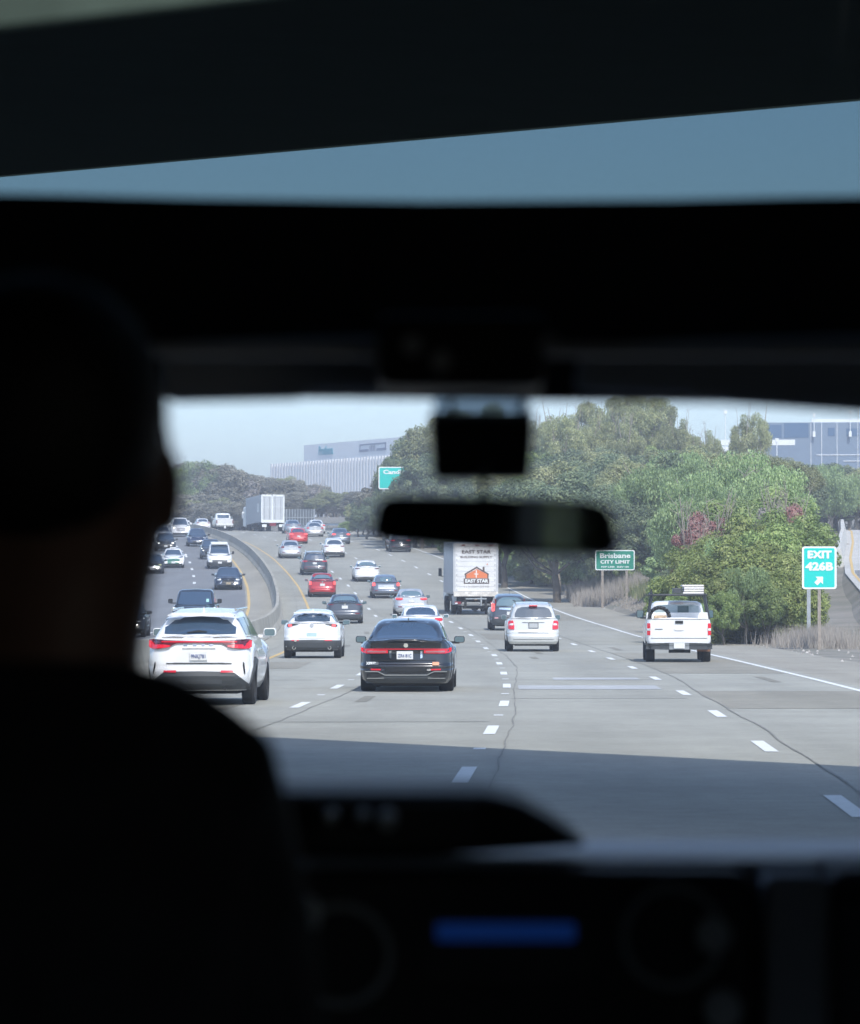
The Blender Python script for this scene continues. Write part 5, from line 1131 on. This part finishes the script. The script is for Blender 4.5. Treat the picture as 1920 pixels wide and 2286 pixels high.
# weeds and dry grass on the bank
def weeds(name, n, fx, label, m, hmax, seed, wdt=.03):
    rg = random.Random(seed); V = []; Fc = []
    for i in range(n):
        X, D = fx(rg); z = gfn(X, D); h = hmax*rg.uniform(.3, 1); a = rg.uniform(-.35, .35)*h; b = rg.uniform(-.3, .3)*h; k = len(V)
        V += [(X-wdt, D, z-.03), (X+wdt, D+rg.uniform(-.02, .02), z-.03), (X+a, D+b, z+h)]; Fc.append((k, k+1, k+2))
    mobj(name, V, Fc, m, kind='stuff', label=label, cat='plants')
DRY = mat('dry_stems', (.36, .33, .29), .9, col2=(.26, .23, .20), nscale=2); GRN = mat('weed_green', (.10, .14, .05), .8, col2=(.26, .25, .13), nscale=1.2)
weeds('dry_weeds', 2600, lambda g: (g.gauss(14.3, .75), g.uniform(131, 142)), 'dry grey brown weeds around the exit sign post', DRY, .85, 5, .012)
weeds('dry_weeds', 5000, lambda g: (P(g.uniform(1290, 1460), 222)+g.uniform(-.5, .5), g.uniform(217, 234)), 'pale dry brush behind the city limit sign', DRY, 1.25, 6, .02)
weeds('green_weeds', 14000, lambda g: (lambda d: (rc(d)+OFF['E']+g.uniform(4.6, 8.5), d))(g.uniform(195, 330)), 'green and yellow weeds along the right bank', GRN, .9, 8, .035)
weeds('bank_grass', 9000, lambda g: (lambda d: (rc(d)+OFF['E']+g.uniform(3.6, 6.5), d))(g.uniform(140, 260)), 'sparse dry grass at the edge of the shoulder', DRY, .25, 9, .03)
# scattered litter and stones at the roadside
V = []; Fc = []; lr = random.Random(4)
for i in range(260):
    d = lr.uniform(100, 260); X = rc(d)+OFF['E']+lr.uniform(3.0, 6.5); z = gfn(X, d); s = lr.uniform(.02, .07); k = len(V)
    V += [(X-s, d-s, z), (X+s, d-s*.6, z), (X+s*.7, d+s, z), (X-s, d+s*.7, z), (X, d, z+s*1.2)]; Fc += [(0+k, 1+k, 4+k), (1+k, 2+k, 4+k), (2+k, 3+k, 4+k), (3+k, k, 4+k)]
mobj('roadside_litter', V, Fc, mat('litter', (.45, .43, .40), .8, col2=(.22, .2, .18), nscale=.5), kind='stuff', label='small pale stones and litter on the shoulder', cat='litter')
for i in range(26):
    D = 338+i*4; tree('scrub', rc(D)+goff+tr_r.uniform(2.2, 4.5), D, tr_r.uniform(2.0, 3.8), '', wide=1.1)
# street lights behind
for x, yt, D in ((1620, 917, 430), (1735, 980, 430)):
    X = P(x, D); g = gfn(X, D); lp = empty('lamp_post', (X, D, g), label=('slim white lamp head above the trees left of the lone eucalyptus' if x == 1620 else 'slim pale pole in front of the glass building'), cat='lamp post')
    zt = zpix(yt, D)-g; MB().tube((0, 0, 0), (0, 0, zt), .07, .05, 8).obj('pole', SIGNW, lp); MB().box(-.2, .2, -.2, .2, zt-.35, zt+.1).obj('lamp_head', SIGNW, lp)

for x, y, h in ((9.5, -38, 5.5), (12, -42, 6), (14.5, -44, 6), (17, -46, 6.5), (11, -50, 8), (15, -54, 8)): tree('bright', x, y, h, 'behind the van beside the road, seen in the interior mirror', free=True)
ORD = 'leftmost second third fourth fifth sixth seventh eighth ninth tenth eleventh twelfth thirteenth fourteenth fifteenth sixteenth seventeenth eighteenth nineteenth twentieth'.split()
byl = {}
for o, lb, xp in TREES: byl.setdefault(lb, []).append((xp, o))
for lb, L_ in byl.items():
    L_.sort(key=lambda t: t[0])
    for i, (xp, o) in enumerate(L_):
        q = '' if len(L_) == 1 else (' leftmost there' if i == 0 else ' rightmost there' if i == len(L_)-1 else f' {ORD[i]} from left' if i < 20 else ' right of the middle')
        o['label'] = lb+(',' if q else '')+q
# ------------------------------------------------------------------ our van: the cabin we look out of
van = empty('passenger_van', (0, 0, 0), label='dark interior of the van we ride in, framing the windscreen view', cat='van')
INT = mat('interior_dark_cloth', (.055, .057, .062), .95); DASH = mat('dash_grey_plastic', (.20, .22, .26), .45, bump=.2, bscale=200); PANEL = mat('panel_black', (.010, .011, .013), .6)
VIS = mat('visor_grey', (.62, .66, .70), .9); PIL = mat('pillar_trim', (.38, .41, .45), .8)
def ix(x, y, D): return ((x-XC)*D/F, D, EYE-(y-YH)*D/F)
def vb(name, x0, x1, y0, y1, z0, z1, m, parent=van, **k): return MB().box(x0, x1, y0, y1, z0, z1).obj(name, m, parent, **k)
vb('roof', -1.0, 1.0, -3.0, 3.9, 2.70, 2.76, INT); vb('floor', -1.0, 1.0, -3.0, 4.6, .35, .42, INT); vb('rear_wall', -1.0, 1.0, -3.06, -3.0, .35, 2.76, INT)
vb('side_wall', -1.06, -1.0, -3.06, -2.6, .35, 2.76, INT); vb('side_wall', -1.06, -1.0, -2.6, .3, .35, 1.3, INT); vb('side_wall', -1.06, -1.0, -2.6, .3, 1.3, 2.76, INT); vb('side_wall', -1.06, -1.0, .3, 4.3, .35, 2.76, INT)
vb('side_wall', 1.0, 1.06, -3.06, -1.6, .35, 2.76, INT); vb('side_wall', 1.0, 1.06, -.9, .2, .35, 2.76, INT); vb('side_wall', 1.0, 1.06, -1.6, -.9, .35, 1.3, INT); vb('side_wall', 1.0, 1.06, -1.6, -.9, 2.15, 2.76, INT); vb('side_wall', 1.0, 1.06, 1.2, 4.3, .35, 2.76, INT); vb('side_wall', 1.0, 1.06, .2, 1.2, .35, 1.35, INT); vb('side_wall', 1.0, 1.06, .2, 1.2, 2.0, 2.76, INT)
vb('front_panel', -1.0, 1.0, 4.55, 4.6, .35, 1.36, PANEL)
# header beam between upper glass and windscreen, its top edge sagging slightly in the middle
D1 = 3.75
V = []; Fc = []; n = 16
for i in range(n+1):
    f = i/n; xx = -1+2*f; xp = XC+xx*F/D1; yt = np.interp(xp, [0, 400, 960, 1500, 1920], [428, 440, 448, 444, 434]); z1 = EYE-(yt-YH)*D1/F; z0 = EYE-(862-YH)*D1/F
    V += [(xx, D1, z0), (xx, D1, z1), (xx, D1+.22, z0), (xx, D1+.22, z1)]
    if i:
        k = 4*i
        Fc += [(k-4, k, k+1, k-3), (k-3, k+1, k+3, k-1), (k-2, k-1, k+3, k+2), (k-4, k-2, k+2, k)]
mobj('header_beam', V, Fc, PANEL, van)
# sun visors
for nm, pts in (('l', [(365, 762), (900, 745), (945, 790), (960, 873), (700, 876), (660, 890), (365, 896)]), ('r', [(1300, 765), (1960, 745), (1960, 922), (1560, 894), (1520, 880), (1460, 882), (1280, 872)])):
    d = 3.5; mb = MB(); pp = [((x-XC)*d/F, EYE-(y-YH)*d/F) for x, y in reversed(pts)]; mb.prism(pp, d, d+.035); mb.obj('sun_visor', VIS, van, bevel=.01)
d = 3.62; mb = MB(); mb.prism([((x-XC)*d/F, EYE-(y-YH)*d/F) for x, y in [(-200, 874), (2200, 905), (2200, 800), (-200, 800)]][::1], d, d+.03); mb.obj('header_trim', PANEL, van)
vb('headliner_strip', -1, 1, 3.3, 3.34, EYE+(1351-792)*3.3/F, EYE+(1351-765)*3.3/F, mat('headliner_grey', (.6, .62, .62), .9))
a = ix(1030, 795, 3.3); cs = vb('overhead_console', a[0]-.075, a[0]+.075, 3.25, 3.42, a[2]-.030, a[2]+.035, PANEL, bevel=.01)
for x, y in ((985, 805), (1230, 770), (920, 770)):
    a = ix(x, y, 3.24); MB().tube((a[0], 3.235, a[2]), (a[0], 3.25, a[2]), .009, .009, 12).obj('map_lamp', mat('lamp_grey', (.45, .47, .48), .6), cs)
# windscreen and upper tinted glass
d = 4.3; sc = d/F; MB().prism([((x-XC)*sc, EYE-(y-YH)*sc) for x, y in [(-260, 80), (440, 0), (900, -60), (900, -300), (-260, -300)]], d, d+.03).obj('roof_rack_board', mat('pale_board', (.50, .52, .42), .8, noise=.15, nscale=9), van)
gz0, gz1 = 1.30, EYE+(1351-850)*3.95/F
mobj('windscreen', [(-1, 4.5, gz0), (1, 4.5, gz0), (1, 3.98, gz1), (-1, 3.98, gz1)], [(0, 1, 2, 3)], glass_sheet('windscreen_glass', (.95, .97, .985), .06), van)
mobj('upper_tinted_glass', [(-1, 3.96, 2.10), (1, 3.96, 2.10), (1, 3.85, 2.72), (-1, 3.85, 2.72)], [(0, 1, 2, 3)], glass_sheet('tinted_glass', (.15, .202, .212), .004), van)
# interior mirror
d = 3.45; ce = ix(1104, 1174, d); mr = MB(); sc = d/F
outl = [(826, 1194), (845, 1116), (878, 1106), (1100, 1108), (1338, 1121), (1370, 1146), (1382, 1226), (1354, 1240), (1220, 1237), (1080, 1229), (856, 1208)]
mr.prism([((x-XC)*sc, EYE-(y-YH)*sc) for x, y in reversed(outl)], d, d+.035)
mo = mr.obj('rear_view_mirror', PANEL, van, bevel=.008)
MIRR = mat('mirror_silver', (.55, .60, .58), .04, metal=1)
inn = [(ce[0]+(((x-XC)*sc)-ce[0])*.93, ce[2]+((EYE-(y-YH)*sc)-ce[2])*.84) for x, y in reversed(outl)]
mf = mobj('mirror_face', [(x, d-.013+.078*(x-ce[0]), z) for x, z in inn], [tuple(range(len(inn)))], MIRR, mo)
st_ = MB(); a = ix(1080, 1112, d+.03); b = ix(1080, 1030, d+.14); st_.tube(a, b, .004, .004, 8); st_.obj('mirror_stalk', PANEL, mo)
# windscreen camera
d = 3.6; sc = d/F
dc = MB().prism([((x-XC)*sc, EYE-(y-YH)*sc) for x, y in [(967, 1070), (1184, 1070), (1193, 934), (958, 934)]], d, d+.05)
dco = dc.obj('windscreen_camera', PANEL, None, bevel=.006, label='black camera box stuck to the windscreen above the interior mirror', cat='camera')
MB().prism([((x-XC)*sc, EYE-(y-YH)*sc) for x, y in [(957, 934), (1196, 934), (1193, 918), (962, 918)]], d+.004, d+.05).obj('camera_top', DASH, dco)
for x in (1000, 1160): MB().prism([((x-XC)*sc, EYE-(922-YH)*sc), ((x+14-XC)*sc, EYE-(922-YH)*sc), ((x+14-XC)*sc, EYE-(868-YH)*sc), ((x-XC)*sc, EYE-(868-YH)*sc)], d+.02, d+.024).obj('bracket', PANEL, dco)
for y in (884, 902): MB().box((968-XC)*sc, (1184-XC)*sc, d+.02, d+.024, EYE-(y+2-YH)*sc, EYE-(y-1-YH)*sc).obj('bracket', PANEL, dco)
MB().box((968-XC)*sc, (1184-XC)*sc, d+.03, d+.032, EYE-(924-YH)*sc, EYE-(866-YH)*sc).obj('mount_plate', glass_sheet('smoked_mount', (.50, .56, .62), .01), dco)
# dashboard
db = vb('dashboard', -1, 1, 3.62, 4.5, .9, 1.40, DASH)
zt = EYE-(1895-YH)*3.45/F
mobj('dash_top', [(-1, 3.45, zt-.01), (1, 3.45, zt-.01), (1, 4.45, zt-.055), (-1, 4.45, zt-.055), (-1, 3.42, zt-.035), (1, 3.42, zt-.035)], [(0, 1, 2, 3), (4, 5, 1, 0)], DASH, db)
d = 3.40; sc = d/F
def front(name, pts, m, dd, th, par, bev=.006, **k): s_ = dd/F; return MB().prism([((x-XC)*s_, EYE-(y-YH)*s_) for x, y in pts], dd, dd+th).obj(name, m, par, bevel=bev, **k)
front('centre_panel', [(600, 2420), (1690, 2420), (1690, 2040), (1680, 1970), (1655, 1943), (600, 1938)], PANEL, 3.38, .2, db, .01)
front('instrument_hood', [(600, 1940), (1320, 1888), (1235, 1830), (1160, 1790), (1080, 1772), (560, 1770), (560, 1940)], PANEL, 3.42, .25, db, .01)
front('hood_rim', [(600, 1918), (1270, 1918), (1290, 1936), (600, 1936)], mat('dark_trim', (.22, .27, .33), .6), 3.37, .02, db, .003)
front('trim_panel', [(1705, 2420), (1850, 2420), (1850, 1950), (1705, 1950)], PIL, 3.36, .2, db, .01)
front('glove_panel', [(1855, 2420), (2100, 2420), (2100, 1940), (1855, 1940)], mat('glove_dark', (.06, .065, .075), .7), 3.36, .2, db, .01)
front('vent_slot', [(1865, 2020), (2050, 2020), (2050, 1975), (1865, 1975)], PANEL, 3.352, .01, db, .003)
front('radio_screen', [(975, 2098), (1282, 2098), (1282, 2060), (975, 2060)], mat('blue_screen', (.01, .02, .06), .4, emit=(.008, .05, .28), estr=.11), 3.372, .01, db, .002)
front('radio_body', [(940, 2190), (1320, 2190), (1320, 2030), (940, 2030)], mat('radio_black', (.014, .015, .016), .5), 3.377, .01, db, .002)
front('display_glass', [(700, 1900), (1080, 1900), (1080, 1790), (700, 1790)], BLACKPL, 3.41, .01, db, .003)
KN = mat('knob_grey', (.5, .55, .57), .5)
for x, y, r_ in ((675, 2040, .018), (1590, 2085, .016), (1610, 2250, .018), (865, 1830, .008), (810, 1822, .005), (740, 1822, .005)):
    a = ix(x, y, 3.36); MB().tube((a[0], 3.35, a[2]), (a[0], 3.385 if y > 1900 else 3.41, a[2]), r_, r_, 16).obj('knob', KN, db)
for x, y, r_ in ((760, 2130, .045), (1500, 2090, .045)):
    a = ix(x, y, 3.37); mb = MB()
    for i in range(24):
        t0, t1 = 2*math.pi*i/24, 2*math.pi*(i+1)/24; mb.tube((a[0]+r_*math.cos(t0), 3.37, a[2]+r_*math.sin(t0)), (a[0]+r_*math.cos(t1), 3.37, a[2]+r_*math.sin(t1)), .004, .004, 6)
    mb.obj('vent_ring', mat('ring_grey', (.32, .36, .38), .5), db)
# steering wheel and seat
sw = MB(); cx, cy, cz_ = -.30, 3.22, 1.20
for i in range(28):
    t0, t1 = 2*math.pi*i/28, 2*math.pi*(i+1)/28
    f = lambda t: (cx+.19*math.cos(t), cy+.19*math.sin(t)*.5, cz_+.19*math.sin(t)*.8); sw.tube(f(t0), f(t1), .014, .014, 8)
sw.tube((cx-.19, cy, cz_), (cx+.19, cy, cz_), .015); sw.obj('steering_wheel', BLACKPL, van)
seat = vb('driver_seat', -.56, -.06, 2.30, 2.42, .75, 1.42, PANEL, bevel=.05); vb('seat_cushion', -.56, -.06, 2.35, 2.95, .72, .88, INT, parent=seat, bevel=.05)
# driver ---------------------------------------------------------------------------
CLO = mat('dark_jacket', (.010, .011, .014), .95, noise=.3, nscale=20); SKIN = mat('skin', (.14, .075, .05), .6); HAIR = mat('black_hair', (.008, .008, .009), .6, bump=.4, bscale=120)
def skinned(name, joints, edges, m, parent=None, lv=2):
    me = bpy.data.meshes.new(name); me.from_pydata([j[0] for j in joints], edges, []); o = bpy.data.objects.new(name, me); link(o, parent); me.materials.append(m)
    sk = o.modifiers.new('skin', 'SKIN'); sk.use_smooth_shade = True
    for i, j in enumerate(joints):
        v = me.skin_vertices[0].data[i]; r_ = j[1]; v.radius = r_ if isinstance(r_, tuple) else (r_, r_)
    me.skin_vertices[0].data[0].use_root = True
    su = o.modifiers.new('sub', 'SUBSURF'); su.levels = lv; su.render_levels = lv; return o
hx, hy = -.285, 2.72
per = skinned('person', [((hx, hy+.02, .95), (.17, .12)), ((hx, hy, 1.15), (.165, .11)), ((hx, hy, 1.35), (.16, .11)), ((hx, hy, 1.52), (.13, .10)), ((hx, hy+.01, 1.65), (.075, .075)), ((hx, hy+.02, 1.725), (.076, .07)), ((hx, hy+.035, 1.79), (.092, .09)), ((hx, hy+.03, 1.86), (.105, .11)), ((hx, hy+.02, 1.93), (.090, .10)),
    ((hx+.12, hy, 1.60), (.055, .06)), ((hx-.12, hy, 1.60), (.055, .06)), ((hx+.135, hy+.02, 1.36), (.045, .045)), ((hx-.18, hy+.02, 1.36), (.045, .045)), ((hx+.13, hy+.24, 1.20), (.036, .036)), ((hx-.20, hy+.24, 1.20), (.036, .036)), ((hx+.11, hy+.42, 1.27), (.028, .025)), ((hx-.19, hy+.42, 1.27), (.028, .025)),
    ((hx+.10, hy+.30, .92), (.085, .08)), ((hx-.10, hy+.30, .92), (.085, .08)), ((hx+.11, hy+.50, .90), (.065, .065)), ((hx-.11, hy+.50, .90), (.065, .065)), ((hx+.11, hy+.75, .50), (.045, .045)), ((hx-.11, hy+.75, .50), (.045, .045)), ((hx+.11, hy+.95, .47), (.04, .03)), ((hx-.11, hy+.95, .47), (.04, .03))],
    [(0, 1), (1, 2), (2, 3), (3, 4), (4, 5), (5, 6), (6, 7), (7, 8), (3, 9), (3, 10), (9, 11), (10, 12), (11, 13), (12, 14), (13, 15), (14, 16), (0, 17), (0, 18), (17, 19), (18, 20), (19, 21), (20, 22), (21, 23), (22, 24)], SKIN)
tag(per, 'driver in silhouette seen from behind in dark clothes, holding the wheel', 'person')
skinned('jacket', [((hx, hy+.02, .93), (.21, .15)), ((hx, hy, 1.15), (.20, .14)), ((hx, hy, 1.35), (.19, .13)), ((hx, hy, 1.53), (.165, .125)), ((hx, hy+.005, 1.672), (.150, .105)), ((hx, hy+.01, 1.715), (.094, .085)),
    ((hx+.138, hy, 1.580), (.092, .09)), ((hx-.128, hy, 1.598), (.092, .09)), ((hx+.135, hy+.02, 1.38), (.092, .075)), ((hx-.18, hy+.02, 1.38), (.078, .075)), ((hx+.13, hy+.24, 1.205), (.060, .060)), ((hx-.20, hy+.24, 1.205), (.060, .060)), ((hx+.112, hy+.39, 1.26), (.048, .046)), ((hx-.192, hy+.39, 1.26), (.044, .042))],
    [(0, 1), (1, 2), (2, 3), (3, 4), (4, 5), (3, 6), (3, 7), (6, 8), (7, 9), (8, 10), (9, 11), (10, 12), (11, 13)], CLO, per)
def ell(name, c_, r_, m, parent, n=20, cut=None, noise_=0):
    V = []; Fc = []; rr = random.Random(2)
    for i in range(n+1):
        th = math.pi*i/n
        for j in range(2*n):
            ph = math.pi*j/n; k_ = 1+rr.uniform(-noise_, noise_); V.append((c_[0]+r_[0]*k_*math.sin(th)*math.cos(ph), c_[1]+r_[1]*k_*math.sin(th)*math.sin(ph), c_[2]+r_[2]*k_*math.cos(th)))
    for i in range(n):
        for j in range(2*n): Fc.append((i*2*n+j, (i+1)*2*n+j, (i+1)*2*n+(j+1) % (2*n), i*2*n+(j+1) % (2*n)))
    return mobj(name, V, Fc, m, parent, True)
ell('hair', (hx-.004, hy+.0, 1.892), (.095, .112, .104), HAIR, per, noise_=.01)
for sx in (-1, 1): ell('ear', (hx+sx*.088, hy+.03, 1.836), (.012, .020, .033), SKIN, per, 8)
ell('nose', (hx, hy+.135, 1.82), (.014, .022, .024), SKIN, per, 8)
for sx in (-1, 1): ell('eye', (hx+sx*.031, hy+.112, 1.850), (.013, .012, .010), SIGNW, per, 8)
for sx, hxx in ((1, hx+.11), (-1, hx-.19)):
    for q in range(4):
        yb, zb_ = hy+.46+.0, 1.295-q*.018
        skinned('finger', [((hxx-sx*.005, yb-.02, zb_), .009), ((hxx-sx*.01, yb+.03, zb_+.004), .009), ((hxx-sx*.03, yb+.045, zb_), .008), ((hxx-sx*.042, yb+.02, zb_-.003), .007)], [(0, 1), (1, 2), (2, 3)], SKIN, per, 1)
    skinned('thumb', [((hxx, hy+.43, 1.295), .011), ((hxx-sx*.03, hy+.45, 1.32), .010), ((hxx-sx*.045, hy+.47, 1.315), .008)], [(0, 1), (1, 2)], SKIN, per, 1)

# ------------------------------------------------------------------ air
hz = MB().box(-1450, 1450, -75, 1760, -1.2, 62).obj('haze', None, None, kind='stuff', label='thin pale summer haze over the whole motorway', cat='haze')
hm = bpy.data.materials.new('haze_air'); hm.use_nodes = True; hn = hm.node_tree.nodes; hn.remove(hn['Principled BSDF'])
pv = hn.new('ShaderNodeVolumePrincipled'); pv.inputs['Density'].default_value = .0009; pv.inputs['Color'].default_value = (.93, .96, 1, 1); pv.inputs['Anisotropy'].default_value = .2
hm.node_tree.links.new(pv.outputs[0], hn['Material Output'].inputs['Volume']); hz.data.materials.append(hm)
